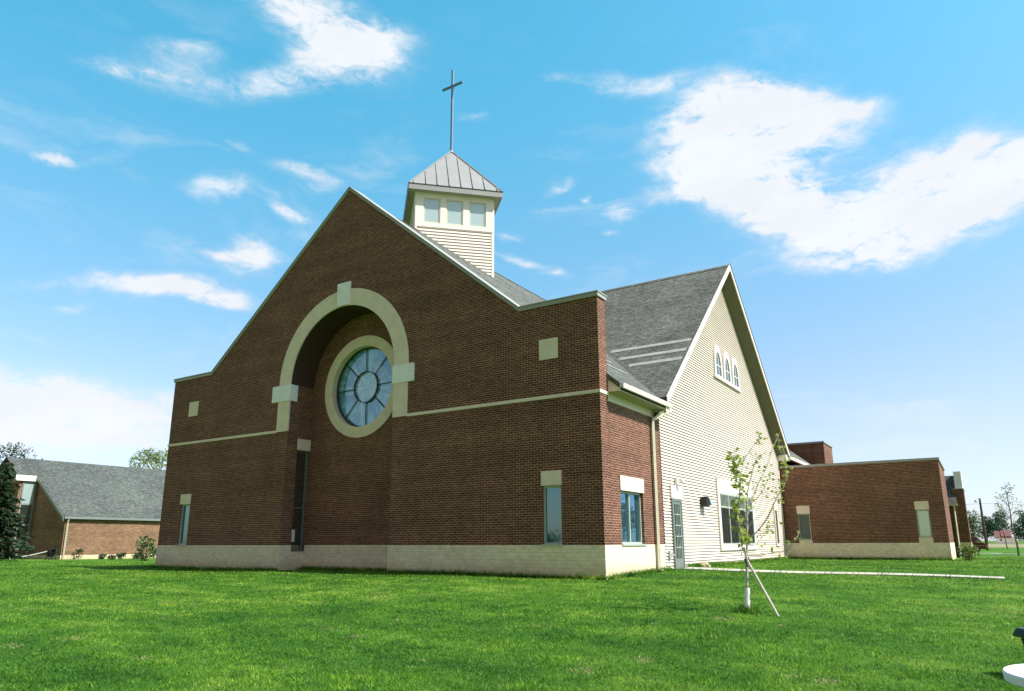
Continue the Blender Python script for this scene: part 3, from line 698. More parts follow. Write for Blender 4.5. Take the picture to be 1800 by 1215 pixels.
# low wing on the right
WX, WY = 7.078, 21.056
wa, wb = (.66, 1.235), (5.90, 6.44)
wing = MB(); wing.prism(XZ, rect(-.3, WX, 0, 3.75), WY, WY+.3, [rect(*wa, .15, 1.43), rect(*wb, .24, 1.50)])
wing.prism(YZ, rect(WY+.3, 27.3, 0, 3.75), WX-.3, WX)
wing.box(-.3, WX-.3, WY+.3, 27.3, 3.3, 3.6)
wing = wing.build('wing_wall', 'brick', church)
b = MB(); b.box(-.3, WX+.014, WY-.014, 27.31, -1.5, 0); b.build('wing_base', 'stone', church)
for a, c_, t in ((*wa, .15), (*wb, .24)): MB().box(a-.02, c_+.02, WY-.013, WY+.2, .001, t-.002).build('stone_apron', 'stone', wing)
b = MB(); b.prism(XY, [(-.3, WY-.05), (WX+.05, WY-.05), (WX+.05, 27.35), (WX-.35, 27.35), (WX-.35, WY+.35), (-.3, WY+.35)], 3.752, 3.87); b.build('wing_coping', 'coping', church)
b = MB(); frame_rect(b, XZr, *wa, .15, 1.43, .05, -WY-.14, -WY-.06); lv = b.build('wing_window', 'frame_pale', church)
MB().box(wa[0]-.02, wa[1]+.02, WY-.02, WY+.2, 1.432, 1.83).build('lintel', 'cast', lv)
b = MB(); b.box(wa[0]+.05, wa[1]-.05, WY+.12, WY+.125, .2, 1.38)
for i in range(14):
    z = .22+i*.083; b.prism(YZ, [(WY+.085, z), (WY+.12, z+.05), (WY+.12, z+.062), (WY+.08, z+.012)], wa[0]+.052, wa[1]-.052)
b.build('louver', 'frame', lv)
b = MB(); frame_rect(b, XZr, *wb, .24, 1.50, .05, -WY-.14, -WY-.06); w2 = b.build('wing_window', 'frame_pale', church)
MB().box(wb[0]-.02, wb[1]+.02, WY-.02, WY+.2, 1.502, 1.885).build('lintel', 'cast', w2)
MB().box(wb[0]+.04, wb[1]-.04, WY+.11, WY+.12, .28, 1.46).build('pane', 'glass_pale', w2)
# brick block behind the transept, end pier and low porch roof behind the wing
b = MB(); b.box(-3.6, .285, 30.02, 33, 3, 6.05); b.box(.285, .81, 29.9, 33, 3, 6.048); blk = b.build('upper_block', 'brick', church)
MB().box(-3.65, .86, 29.85, 33.05, 6.052, 6.15).build('block_coping', 'coping', blk)
pier = MB().box(7.26, 7.80, 30, 33, 0, 2.9).build('end_pier', 'brick', church)
MB().box(7.25, 7.815, 29.985, 33.01, -1.5, 0).build('pier_base', 'stone', pier)
MB().box(7.43, 7.79, 30.03, 33.02, 2.95, 3.90).build('pier_cap', 'white', pier)
MB().box(7.24, 7.83, 29.95, 33.03, 2.902, 2.948).build('pier_coping', 'coping', pier)
po = MB().prism(YZ, [(29.7, 2.12), (30.6, 3.72), (33, 3.72), (33, 3.5), (30.6, 3.5), (29.7, 2.02)], 5.0, 7.42).build('porch_roof', 'shingle', church)
MB().box(5, 7.24, 30.1, 30.3, -1.4, 2.3).build('porch_wall', 'brick', po)
MB().box(5, 7.46, 29.58, 29.70, 1.99, 2.11).build('porch_gutter', 'spout', po)
MB().tube([(7.25, 29.64, 2.0), (7.24, 29.9, 1.7), (7.22, 29.93, -1.0)], .05, 4).build('porch_downspout', 'spout', po)

# ================================================================ the hall on the left
HX, HY, HR, HZ = -38.8, 5.04, -44.8, 5.65
hall = thing('parish_hall', 'low brown brick hall with a long grey shingled roof behind the church', 'building', (HX, HY, -.95))
HS = (HZ-1.62)/(-38.62-HR)
hb = MB(); HWX = HX-.12
hb.prism(XZ, [(-50.7, -.62), (HWX, -.62), (HWX, 1.62), (HR, HZ-.2), (-50.7, 1.62)], HY, 40)
hb.prism(XZ, [(-46.5, -.62), (-43.1, -.62), (-43.1, HZ-.12-HS*1.7), (HR, HZ-.2), (-46.5, HZ-.12-HS*1.7)], HY-1.09, HY-.001, )
hw = hb.build('wall', 'brick_hall', hall)
b = MB(); b.box(-50.72, HX-.1, HY-.02, 40, -1.6, -.62); b.box(-46.52, -43.08, HY-1.11, HY-.02, -1.6, -.622); b.build('base', 'stone', hall)
b = MB()
zr = lambda x: HZ-HS*abs(x-HR)
b.prism(XZ, [(-38.78, zr(-38.78)), (HR, HZ), (-51, zr(-51)), (-51, zr(-51)-.15), (HR, HZ-.15), (-38.78, zr(-38.78)-.15)], HY-.18, 40.3)
b.prism(XZ, [(-42.95, zr(-42.95)+.004), (HR, HZ+.004), (-46.7, zr(-46.7)+.004), (-46.7, zr(-46.7)-.15), (HR, HZ-.15), (-42.95, zr(-42.95)-.15)], HY-1.4, HY-.181)
hr = b.build('roof', 'shingle_hall', hall)
b = MB(); b.box(-42.985, -42.93, HY-1.42, HY-.2, zr(-42.95)-.42, zr(-42.95)-.06); b.build('fascia', 'trim', hr)
b = MB(); b.prism(XZ, [(-38.76, zr(-38.76)-.05), (-42.93, zr(-42.93)-.05), (-42.93, zr(-42.93)-.30), (-38.76, zr(-38.76)-.28)], HY-.22, HY-.185); b.build('rake_board', 'grey', hr)
b = MB(); b.box(-38.80, -38.70, HY-.15, 40.2, zr(-38.78)-.16, zr(-38.78)-.02); b.build('gutter', 'grey', hall)
MB().tube([(-38.75, HY+.12, zr(-38.75)-.15), (HX-.02, HY+.12, 1.3), (HX-.02, HY+.12, -.95)], .05, 4).build('downspout', 'spout', hall)
XF = (Vector((-43.1, 0, 0)), Vector((0, 1, 0)), Vector((0, 0, 1)), Vector((1, 0, 0)))
b = MB(); frame_rect(b, XF, 4.12, 4.92, -.30, 4.0, .09, .0, .05, mv=(1.24, 2.55), mt=.10); tw2 = b.build('bay_window', 'grey', hall)
b = MB(); b.fbox(XF, 4.2, 4.84, 2.6, 3.95, .01, .02); b.build('upper_pane', 'glass_pale', tw2)
b = MB(); b.fbox(XF, 4.2, 4.84, -.22, 2.52, .01, .02); b.build('lower_pane', 'glass', tw2)

# ================================================================ trees and plants
def cards(b, c, rad, n, size, flat=.0, shell=.35):
    """n leaf-clump faces spread through an uneven ellipsoid"""
    if b.tone is None: b.tone = []
    c = np.array(c); rad = np.array(rad)
    for _ in range(n):
        d = rng.normal(size=3); d /= np.linalg.norm(d)
        r = (shell+(1-shell)*rng.random())**.6
        nz = noise.noise(Vector(d*1.7+c*.37))
        p = c+d*rad*r*(1+.45*nz)
        s = size*(.55+.9*rng.random())
        a = rng.normal(size=3); a[2] *= (1-flat); a /= np.linalg.norm(a); q = np.cross(a, rng.normal(size=3)); q /= np.linalg.norm(q)
        e = a*s; f = q*s*.55
        b.add([p-e*.5, p+f*.5-e*.05, p+e*.6, p-f*.5+e*.05], [(0, 1, 2, 3)])
        b.tone.append(min(1, max(0, .5+.35*nz+.35*(rng.random()-.5)+.12*d[2])))
def limb(b, p0, p1, r0, r1, wob=.06, n=5):
    p0, p1 = Vector(p0), Vector(p1); L = (p1-p0).length; pts = []; rr = []
    for i in range(n+1):
        t = i/n; j = Vector(rng.normal(size=3))*wob*L*math.sin(math.pi*t)
        pts.append(p0.lerp(p1, t)+j); rr.append(r0+(r1-r0)*t)
    b.tube(pts, rr, 6); return pts
def tree(name, label, cat, x, y, h, blobs, mat, trunk_r, size, n, group=None, bark='bark', twigs=0, base=None):
    z0 = gz(x, y) if base is None else base
    t = thing(name, label, cat, (x, y, z0), group)
    tb = MB(); top = Vector((x+.1*rng.normal(), y, z0+h*.62)); tp = limb(tb, (x, y, z0-.15), top, trunk_r, trunk_r*.4, .02)
    cb = MB(); tot = sum(bl[3]*bl[4]*bl[5] for bl in blobs)
    for (ox, oy, oz, rx, ry, rz) in blobs:
        ctr = Vector((x+ox, y+oy, z0+oz))
        k = max(0, min(4, int((oz/h)*5)-1)); limb(tb, tp[min(5, k+1)], ctr, trunk_r*.4, trunk_r*.08, .08)
        for _ in range(twigs):
            d = Vector(rng.normal(size=3)).normalized(); e = ctr+Vector((d.x*rx, d.y*ry, abs(d.z)*rz))*.95
            limb(tb, ctr, e, trunk_r*.13, trunk_r*.03, .08, 4)
        cards(cb, ctr, (rx, ry, rz), int(n*rx*ry*rz/tot), size)
    tb.build('trunk', bark, t, smooth=True)
    cb.build('crown', mat, t, recalc=False)
    return t
def rblobs(n, w, zl, zh, r):
    out = []
    for i in range(n):
        a = rng.random()*6.283; q = w*math.sqrt(rng.random()); z = zl+(zh-zl)*rng.random()
        k = 1-.45*abs((z-(zl+zh)/2)/((zh-zl)/2+.01)); s = r*(.7+.6*rng.random())
        out.append((q*k*math.cos(a), q*k*math.sin(a), z, s, s, s*.8))
    return out
tree('leafy_tree', 'tall pale green spring tree rising behind the right end of the hall roof', 'tree', -65.3, 26, 12.2, rblobs(24, 2.7, 6.0, 11.0, 1.0), 'leaf_pale', .25, .22, 5200, base=-1.0, twigs=2)
tree('leafy_tree', 'thinly leafed grey tree with bare twigs behind the dark spruce', 'tree', -63.4, 10.8, 10.2, rblobs(11, 2.8, 5.5, 9.2, 1.2), 'leaf_dark', .22, .19, 900, base=-1.0, twigs=9)
# spruce
sx, sy = -37.55, .85; sz = gz(sx, sy)
sp = thing('spruce_tree', 'dark drooping spruce in front of the hall gable', 'tree', (sx, sy, sz))
b = MB(); b.tube([(sx, sy, sz-.1), (sx+.05, sy, sz+2.6), (sx, sy, sz+5.2)], [.14, .09, .02], 8); 
cb = MB(); cb.tone = []
for i in range(230):
    t = (i+.5)/230; z = sz+.25+5.1*t; a = i*2.399+rng.normal()*.3; L = (1.72*(1-t)**.8+.10)*(.45+.70*rng.random())
    if i == 34: a = R(25); L = 2.3
    e = Vector((sx+L*math.cos(a), sy+L*math.sin(a), z-.18*L+.10*L*rng.random()))
    p0 = Vector((sx, sy, z)); b.tube([p0, p0.lerp(e, .5)+Vector((0, 0, .05)), e], [.022, .015, .006], 4)
    for j in range(max(6, int(L*30))):
        q = (.15+.9*rng.random()); p = p0.lerp(e, min(q, 1.03))+Vector((rng.normal()*.09, rng.normal()*.09, -.10*rng.random()))
        d = ((e-p0).normalized()+Vector((rng.normal()*.7, rng.normal()*.7, -.35+.4*rng.normal()))).normalized(); s = .16+.20*rng.random()
        u = d.cross(Vector(rng.normal(size=3))).normalized()*s*.42
        cb.add([p-d*s*.5, p+u*.5, p+d*s*.6, p-u*.5], [(0, 1, 2, 3)]); cb.tone.append(min(1, max(0, .35+.4*(q-.5)+.25*rng.normal())))
b.build('trunk', 'bark', sp); cb.build('foliage', 'needle', sp, recalc=False)

def shrub(name, label, cat, x, y, w_, h, n, mat, size, group=None, stems=8):
    z0 = gz(x, y); t = thing(name, label, cat, (x, y, z0), group)
    b = MB(); cb = MB()
    for i in range(stems):
        a = rng.random()*6.28; e = (x+w_*.45*math.cos(a)*rng.random()**.5, y+w_*.45*math.sin(a)*rng.random()**.5, z0+h*(.55+.4*rng.random()))
        limb(b, (x+.06*rng.normal(), y+.06*rng.normal(), z0-.05), e, .014, .005, .05, 3)
        cards(cb, e, (w_*.26, w_*.26, h*.24), n//(2*stems), size)
    cards(cb, (x, y, z0+h*.45), (w_*.5, w_*.5, h*.45), n//2, size)
    b.build('stems', 'bark', t); cb.build('leaves', mat, t, recalc=False); return t
shrub('shrub', 'leafy green shrub against the left corner of the church base', 'shrub', -32.4, 6.6, 1.05, 1.25, 420, 'leaf_shrub', .17)
shrub('shrub', 'yellow green shrub at the outer corner of the low wing', 'shrub', 7.75, 20.4, .75, .72, 520, 'shrub', .09)
PL = ((-37.9, 7.0, .5, .3, 'tiny green tuft between the round plant and the flat pale one'), (-37.6, 9.2, .55, .38, 'low green plant just left of the dark reddish one'), (-36.0, 8.2, .7, .3, 'spreading low green plant on the lawn edge left of the leafy shrub'), (-38.35, 5.75, .75, .62, 'largest round green plant along the hall base, nearest the hose reel'), (-37.5, 8.0, .6, .35, 'small green plant low against the middle of the hall base'),
      (-37.9, 10.4, .55, .5, 'dark reddish plant low against the hall base beside the leafy shrub'), (-36.6, 6.9, .5, .28, 'flat pale green plant on the lawn edge in front of the hall base'),
      (-41.6, 3.2, 1.0, .55, 'pale low bush at the foot of the dark spruce'))
for x, y, w_, h, lb in PL: shrub('border_plant', lb, 'plant', x, y, w_, h, 130, 'plant_dark', .13, 'plants along the hall base', 4)

# far trees on the right, and the ones beyond the frame that the windows mirror
far = [(7.0, 141, 6.9, 2.6, 'leaf_mid', 'leafy green tree behind the maroon car, nearest of the far trees', .28, 1700),
       (9.4, 214, 7.6, 3.2, 'leaf_dark', 'dark round tree just right of the utility pole', .5, 1500),
       (13.2, 236, 7.2, 3.0, 'leaf_dark', 'dark round tree directly left of the far white house', .5, 1300),
       (14.4, 262, 11.2, 2.6, 'leaf_grey', 'tall airy grey green tree rising behind the far white house', .5, 900),
       (17.9, 222, 7.4, 2.8, 'leaf_dark', 'dense dark tree at the right end of the far white house', .5, 1400),
       (21.0, 276, 12.0, 3.4, 'leaf_grey', 'tall pale airy tree at the right edge of the view', .5, 1000),
       (4.0, 240, 8.0, 4.0, 'leaf_dark', 'dark tree mostly hidden behind the end pier of the wing', .5, 900)]
for i, (x, y, h, w_, mt, lb, s, n) in enumerate(far):
    dense = mt != 'leaf_grey'
    tree('distant_tree', lb, 'tree', x, y, h, rblobs(16 if dense else 10, w_*.75, h*(.22 if dense else .5), h*.86, w_*.42), mt, .2, s, n, 'far trees beyond the field')
for i in range(7):
    x = 24+i*9+rng.normal()*2; y = 205-i*14+rng.normal()*6; h = 8+4*rng.random()
    tree('distant_tree', 'far tree beyond the right edge of the field', 'tree', x, y, h, rblobs(12, 3.2, h*.25, h*.85, 1.9), ('leaf_dark', 'leaf_mid')[i % 2], .25, .7, 700, 'trees beyond the right edge of the field')

tree('distant_tree', 'low dark tree mirrored at the bottom of the narrow front window nearest the corner', 'tree', -42, -71, 3.4, rblobs(9, 2.6, .9, 2.6, 1.1), 'leaf_dark', .15, .3, 700)

# young trees on the lawn to the right
def young(x, y, lean, h, label, leaves, mat):
    z0 = gz(x, y); t = thing('young_tree', label, 'tree', (x, y, z0)); b = MB(); cb = MB(); cb.tone = []
    top = Vector((x+lean, y, z0+h)); pts = limb(b, (x, y, z0-.05), top, .075, .02, .012, 7)
    for k in range(13):
        q = .45+.55*rng.random(); p = Vector((x, y, z0)).lerp(top, q); a = rng.random()*6.28; L = h*.16*(1.5-q)
        e = p+Vector((L*math.cos(a), L*math.sin(a), L*1.4)); limb(b, p, e, .018, .006, .05, 3)
        if leaves: cards(cb, e, (.28, .28, .3), leaves, .13)
    b.build('trunk', 'bark', t); 
    if leaves: cb.build('crown', mat, t, recalc=False)
    return t
young(10.25, 41.5, -.15, 4.2, 'thin young tree with a few pale leaves at its top beside the far pavement', 16, 'leaf_pale')
young(11.0, 98, -.3, 6.2, 'bare young tree with thin upright twigs left of the pale leafed one', 0, 'leaf_pale')

# utility pole, car and house far right
z0 = gz(8.7, 84.5)
po = thing('utility_pole', 'brown wooden utility pole with a small lamp on the far lawn', 'pole', (8.7, 84.5, z0))
b = MB(); b.tube([(8.7, 84.5, z0-.2), (8.7, 84.5, z0+6.0)], [.16, .11], 10); b.build('post', 'pole', po)
b = MB(); b.tube([(8.7, 84.4, 4.75), (8.45, 84.3, 4.95), (8.3, 84.3, 4.85)], .03, 6); b.build('lamp_arm', 'guard', po)
b = MB(); b.lathe((8.28, 84.3, 4.55), ((.08, 0), (.16, .08), (.14, .2), (.05, .3)), 10); b.build('lamp_head', 'guard', po)
b = MB()
def cable(p0, p1, sag, r=.012):
    p0, p1 = Vector(p0), Vector(p1); b.tube([p0.lerp(p1, t/14)-Vector((0, 0, sag*4*(t/14)*(1-t/14))) for t in range(15)], r, 4)
cable((8.7, 84.5, 4.4), (60, 96, 5.2), .9); cable((8.7, 84.5, 4.4), (-40, 84, 5.0), .9)
tag(b.build('power_line', 'black', None, loc=(8.7, 84.5, 4.4)), 'thin overhead cable strung from the utility pole', 'cable')

def car(x, y):
    z0 = gz(x, y); t = thing('parked_car', 'maroon car with a tan bumper parked beyond the wing', 'car', (x, y, z0))
    F = (Vector((x, y, z0)), Vector((1, 0, 0)), Vector((0, 0, 1)), Vector((0, 1, 0)))
    low = [(-2.2, .32), (2.15, .32), (2.25, .5), (2.2, .78), (2.05, .92), (1.2, .98), (-1.0, .98), (-2.1, .9), (-2.25, .6)]
    MB().prism(F, low, -.85, .85).build('body', 'maroon', t, bevel=.06)
    cab = [(2.0, .985), (1.55, 1.42), (.2, 1.48), (-.5, 1.44), (-1.15, .985)]
    MB().prism(F, cab, -.72, .72).build('cabin', 'maroon', t, bevel=.05)
    for s in (-1, 1):
        w0, w1 = sorted((s*.722, s*.735))
        for q in ([(1.8, 1.02), (1.45, 1.36), (.55, 1.40), (.55, 1.02)], [(.45, 1.02), (.45, 1.40), (-.42, 1.37), (-.95, 1.02)]):
            MB().prism(F, q, w0, w1).build('door_window', 'glass', t)
    MB().prism(F, [(2.15, .40), (2.33, .42), (2.33, .60), (2.15, .62)], -.84, .84).build('bumper', 'gold', t)
    MB().fbox(F, -2.0, 2.1, .60, .66, -.862, -.852).build('side_trim', 'gold', t)
    for ux in (-1.4, 1.42):
        for s in (-1, 1):
            c_ = Vector((x+ux, y+s*.78, z0+.31)); b = MB(); b.tube([c_-Vector((0, .1, 0)), c_+Vector((0, .1, 0))], .31, 20); wh = b.build('wheel', 'rubber', t)
            b = MB(); b.tube([c_-Vector((0, .11, 0)), c_+Vector((0, .11, 0))], .17, 14); b.build('hubcap', 'white', wh)
    for s in (-1, 1): MB().fbox(F, 2.12, 2.21, .64, .80, s*.62-.14, s*.62+.14).build('tail_light', 'roof_red', t)
car(6.35, 63.3)

hx, hy = 13.4, 205; hz = gz(hx, hy)
ho = thing('white_house', 'far white house with a dark red roof between the trees', 'house', (hx, hy, hz))
MB().box(hx-2.0, hx+2.1, hy, hy+6, hz-.2, hz+1.75).build('wall', 'white', ho)
b = MB(); b.prism(YZ, [(hy-.3, hz+1.7), (hy+3, hz+3.3), (hy+6.3, hz+1.7), (hy+6.3, hz+1.55), (hy+3, hz+3.15), (hy-.3, hz+1.55)], hx-2.3, hx+1.2)
b.prism(YZ, [(hy-.3, hz+1.9), (hy+3, hz+3.5), (hy+6.3, hz+1.9), (hy+6.3, hz+1.75), (hy+3, hz+3.35), (hy-.3, hz+1.75)], hx-.9, hx+1.3); b.build('roof', 'roof_red', ho)
MB().box(hx-1.3, hx-.75, hy-.04, hy+.02, hz+.7, hz+1.35).build('window', 'glass', ho)
MB().box(hx-2.4, hx-.2, hy-1.2, hy-.01, hz-.2, hz+.35).build('porch', 'white', ho)
MB().box(hx-.25, hx+.15, hy+2.8, hy+3.2, hz+3.0, hz+3.9).build('chimney', 'white', ho)

# ================================================================ staked sapling
tx, ty = 4.85, -4.68; tz = gz(tx, ty)
RTV = Vector((math.cos(YAW), math.sin(YAW), 0)); FWV = Vector((-math.sin(YAW), math.cos(YAW), 0))
sap = thing('young_tree', 'young staked tree with sparse bright leaves and a white trunk guard', 'tree', (tx, ty, tz))
def sp_(r, z, d=0.0): return Vector((tx, ty, 0))+RTV*r+FWV*d+Vector((0, 0, z))
tb = MB(); lb_ = MB(); lb_.tone = []
def smooth_path(ps, k=5):
    out = []
    for i in range(len(ps)-1):
        p0, p1, p2, p3 = ps[max(i-1, 0)], ps[i], ps[i+1], ps[min(i+2, len(ps)-1)]
        for j in range(k):
            t = j/k; out.append(.5*((2*p1)+(p2-p0)*t+(2*p0-5*p1+4*p2-p3)*t*t+(3*p1-p0-3*p2+p3)*t**3))
    return out+[ps[-1]]
def leafat(p, s):
    d = Vector((rng.normal(), rng.normal(), -.55+.5*rng.normal())).normalized(); u = d.cross(Vector(rng.normal(size=3))).normalized(); n_ = d.cross(u)
    s *= .6+.7*rng.random(); m1 = p+d*s*.45
    lb_.add([p, m1+u*s*.34+n_*s*.07, p+d*s, m1-u*s*.34+n_*s*.07, m1], [(0, 1, 4), (1, 2, 4), (2, 3, 4), (3, 0, 4)])
    tn = min(1, max(0, .5+.3*rng.normal())); lb_.tone += [tn]*4
def branch(pts, r0, r1, dens, t0=.15, s=.06, spread=.055):
    ps = smooth_path(pts); n = len(ps); tb.tube(ps, [r0+(r1-r0)*i/(n-1) for i in range(n)], 6)
    L = sum((ps[i+1]-ps[i]).length for i in range(n-1))
    for _ in range(int(L*dens*.72)):
        q = (t0+(1-t0)*rng.random())*(n-1); i = min(int(q), n-2); p = ps[i].lerp(ps[i+1], q-i)
        off = Vector(rng.normal(size=3))*spread
        if off.length > .05: tb.tube([p, p+off], [.003, .002], 3, False)
        for _k in range(2): leafat(p+off+Vector(rng.normal(size=3))*.012, s)
branch([sp_(.0, tz-.1), sp_(.03, -.68), sp_(.06, -.28), sp_(.09, .08), sp_(.12, .47), sp_(.14, .72)], .030, .016, 0)
branch([sp_(.14, .72), sp_(.18, .95, .02), sp_(.26, 1.17, .05), sp_(.34, 1.40, .06), sp_(.43, 1.54, .08), sp_(.62, 1.66, .1)], .014, .004, 26, .2)
branch([sp_(.09, .0), sp_(-.02, .16, -.1), sp_(-.09, .42, -.18), sp_(-.06, .8, -.22), sp_(-.03, 1.09, -.25), sp_(-.08, 1.29, -.27), sp_(-.13, 1.54, -.3)], .015, .004, 95, .12, .095, .055)
branch([sp_(-.03, 1.05, -.24), sp_(.05, 1.38, -.2), sp_(.19, 1.61, -.18), sp_(.36, 1.80, -.18), sp_(.50, 1.87, -.15)], .007, .003, 24, .2)
branch([sp_(.13, .50), sp_(.28, .83, .12), sp_(.48, 1.15, .22), sp_(.62, 1.34, .3), sp_(.80, 1.72, .36), sp_(.95, 1.98, .4)], .012, .004, 26, .1)
branch([sp_(.10, .11), sp_(.26, .25, -.06), sp_(.45, .5, -.12), sp_(.62, .83, -.15), sp_(.76, 1.06, -.2), sp_(.80, 1.40, -.22), sp_(.77, 1.72, -.2)], .013, .004, 42, .3)
branch([sp_(.11, .02), sp_(.27, .03, .1), sp_(.45, .19, .2), sp_(.62, .36, .3), sp_(.76, .42, .36)], .010, .004, 40, .35)
branch([sp_(.09, -.16), sp_(.28, -.15, -.1), sp_(.48, -.10, -.2), sp_(.68, -.06, -.26), sp_(.86, .17, -.3)], .009, .003, 26, .4)
branch([sp_(.06, -.10), sp_(.0, -.05, -.05), sp_(-.06, .10, -.08)], .008, .003, 60, .2)
branch([sp_(.14, .66), sp_(.33, .85, -.1), sp_(.42, 1.02, -.16), sp_(.52, 1.18, -.2)], .007, .003, 24, .4)
for k in range(16):
    z = .05+.75*rng.random(); a = rng.normal(); p = sp_(.09+.06*z, z); tb.tube([p, p+RTV*.12*a+FWV*.12*rng.normal()+Vector((0, 0, .13))], [.005, .002], 4)
tb.build('trunk', 'bark_pale', sap, smooth=True); lb_.build('crown', 'leaf_young', sap, recalc=False)
MB().tube([sp_(.0, tz-.02), sp_(.03, -.69)], [.047, .043], 14).build('trunk_guard', 'white', sap, smooth=False)
b = MB(); b.tube([sp_(.07, -.26, -.02), sp_(.05, -.20, -.02)], .045, 10); b.tube([sp_(.07, -.24, -.04), sp_(.03, -.30, -.08), sp_(.05, -.34, -.05)], .014, 6); b.build('tie', 'black', sap)
st = MB(); e0 = Vector((5.48, -4.9, 0)); e0.z = gz(5.48, -4.9)-.15
st.tube([e0, sp_(.05, -.24, -.06)+Vector((0, 0, .0)), sp_(.0, -.02, -.08)], [.021, .021, .019], 8)
tag(st.build('tree_stake', 'wood', None, loc=(5.48, -4.9, gz(5.48, -4.9))), 'leaning wooden stake propping the young tree on the lawn', 'stake')

# ================================================================ small things
# hose reel and hose by the hall corner
hx, hy = -37.6, 3.9; hz = gz(hx, hy)
re = thing('hose_reel', 'black hose reel standing at the corner of the brown hall', 'hose reel', (hx, hy, hz))
b = MB()
for s in (-.2, .2):
    b.tube([Vector((hx+s+.26*math.cos(a), hy+.26*math.sin(a)*.4, hz+.42+.26*math.sin(a))) for a in [i*math.pi/8 for i in range(17)]], .03, 6)
    b.tube([(hx+s, hy-.2, hz), (hx+s, hy, hz+.45), (hx+s, hy+.2, hz)], .025, 6)
b.tube([(hx-.24, hy, hz+.42), (hx+.24, hy, hz+.42)], .04, 8); b.build('stand', 'black', re)
b = MB()
for i in range(7): b.tube([(hx-.16+i*.053, hy+.2*math.cos(a)*.8, hz+.42+.2*math.sin(a)) for a in [j*math.pi/8 for j in range(17)]], .026, 6)
b.build('coiled_hose', 'black', re)
b = MB(); p0 = Vector((hx-.2, hy-.1, hz+.50)); p1 = Vector((-34.9, .9, gz(-34.9, .9)+.03))
p1 = Vector((-36.9, .3, gz(-36.9, .3)+.03))
b.tube([p0.lerp(p1, t/10)-Vector((0, 0, .10*4*(t/10)*(1-t/10))) for t in range(11)], .022, 6)
tag(b.build('garden_hose', 'hose', None, loc=tuple(p1)), 'pale garden hose stretched across the lawn from the black reel', 'hose')
# stone by the door
def rock(name, label, x, y, s, mat):
    z0 = gz(x, y); b = bmesh.new(); bmesh.ops.create_icosphere(b, subdivisions=3, radius=1)
    for v in b.verts: v.co = v.co*(1+.35*noise.noise(v.co*1.6+Vector((x, y, 0)))); v.co = Vector((v.co.x*s[0], v.co.y*s[1], v.co.z*s[2]))
    me = bpy.data.meshes.new(name); b.to_mesh(me); b.free(); me.materials.append(M[mat]); o = bpy.data.objects.new(name, me); C.objects.link(o); o.location = (x, y, z0+s[2]*.4)
    return tag(o, label, 'stone')
rock('stone', 'small tan stone on the grass right of the glazed door', .42, 6.75, (.20, .15, .13), 'stone_tan')
# low round slab and litter bin at the right edge
cx, cy = 8.94, -10.10; cz = gz(cx, cy)
rs_ = thing('round_slab', 'low round white slab with a seam at the bottom right corner', 'slab', (cx, cy, cz))
b = MB(); b.lathe((cx, cy, 0), ((.42, cz-.1), (.42, -1.0)), 40); b.build('pedestal', 'concrete', rs_)
b = MB(); b.lathe((cx, cy, 0), ((.56, -1.02), (.60, -1.0), (.605, -.945), (.595, -.93), (.0005, -.925)), 64); b.build('top', 'white_stone', rs_, smooth=False)
b = MB(); b.box(cx-.57, cx+.57, cy-.006, cy+.006, -.93, -.922); o = b.build('seam', 'concrete', rs_)
cx, cy = 8.84, -7.97; cz = gz(cx, cy)
bi = thing('litter_bin', 'dark green litter bin with an overhanging lid at the right edge', 'bin', (cx, cy, cz))
def sqloft(b, cx, cy, prof, rot=R(32)):
    o = len(b.v)
    for r, z in prof:
        for k in range(4):
            a = rot+math.pi/4+k*math.pi/2; b.v.append((cx+r*math.sqrt(2)*math.cos(a), cy+r*math.sqrt(2)*math.sin(a), z))
    for i in range(len(prof)-1):
        for k in range(4):
            a0 = o+i*4+k; a1 = o+i*4+(k+1) % 4; b.f.append((a0, a1, a1+4, a0+4))
    b.f.append((o+3, o+2, o+1, o)); b.f.append(tuple(o+(len(prof)-1)*4+k for k in range(4)))
    return b
sqloft(MB(), cx, cy, ((.165, cz-.02), (.225, -.90))).build('body', 'black', bi, bevel=.02)
sqloft(MB(), cx, cy, ((.255, -.905), (.275, -.89), (.235, -.81), (.18, -.80))).build('lid', 'green_plastic', bi, bevel=.012)

# ================================================================ grass
N = 620000
d0, d1 = 5.2, 40.0
dd = d0*(d1/d0)**rng.random(N)
th = rng.uniform(-R(46), R(46), N)
fx, fy = -math.sin(YAW), math.cos(YAW)
lat_ = dd*np.tan(th)
gx_ = CAM.x+fx*dd+math.cos(YAW)*lat_; gy_ = CAM.y+fy*dd+math.sin(YAW)*lat_
keep = ~((gx_ < .03) & (gx_ > -20.5) & (gy_ > -.03)) & ~((gx_ < 7.12) & (gx_ > -.1) & (gy_ > 21.0)) & ~((gx_ > .1) & (gx_ < 8.72) & (gy_ > 5.14) & (gy_ < 6.12)) & ~((gx_ < -12.8+5.2) & (gx_ > -12.79) & (gy_ > 1.1) & False)
rec = (gx_ < MX+2.58) & (gx_ > MX-2.58) & (gy_ > -.03) & (gy_ < 1.09)
keep |= rec
gx_, gy_, dd = gx_[keep], gy_[keep], dd[keep]
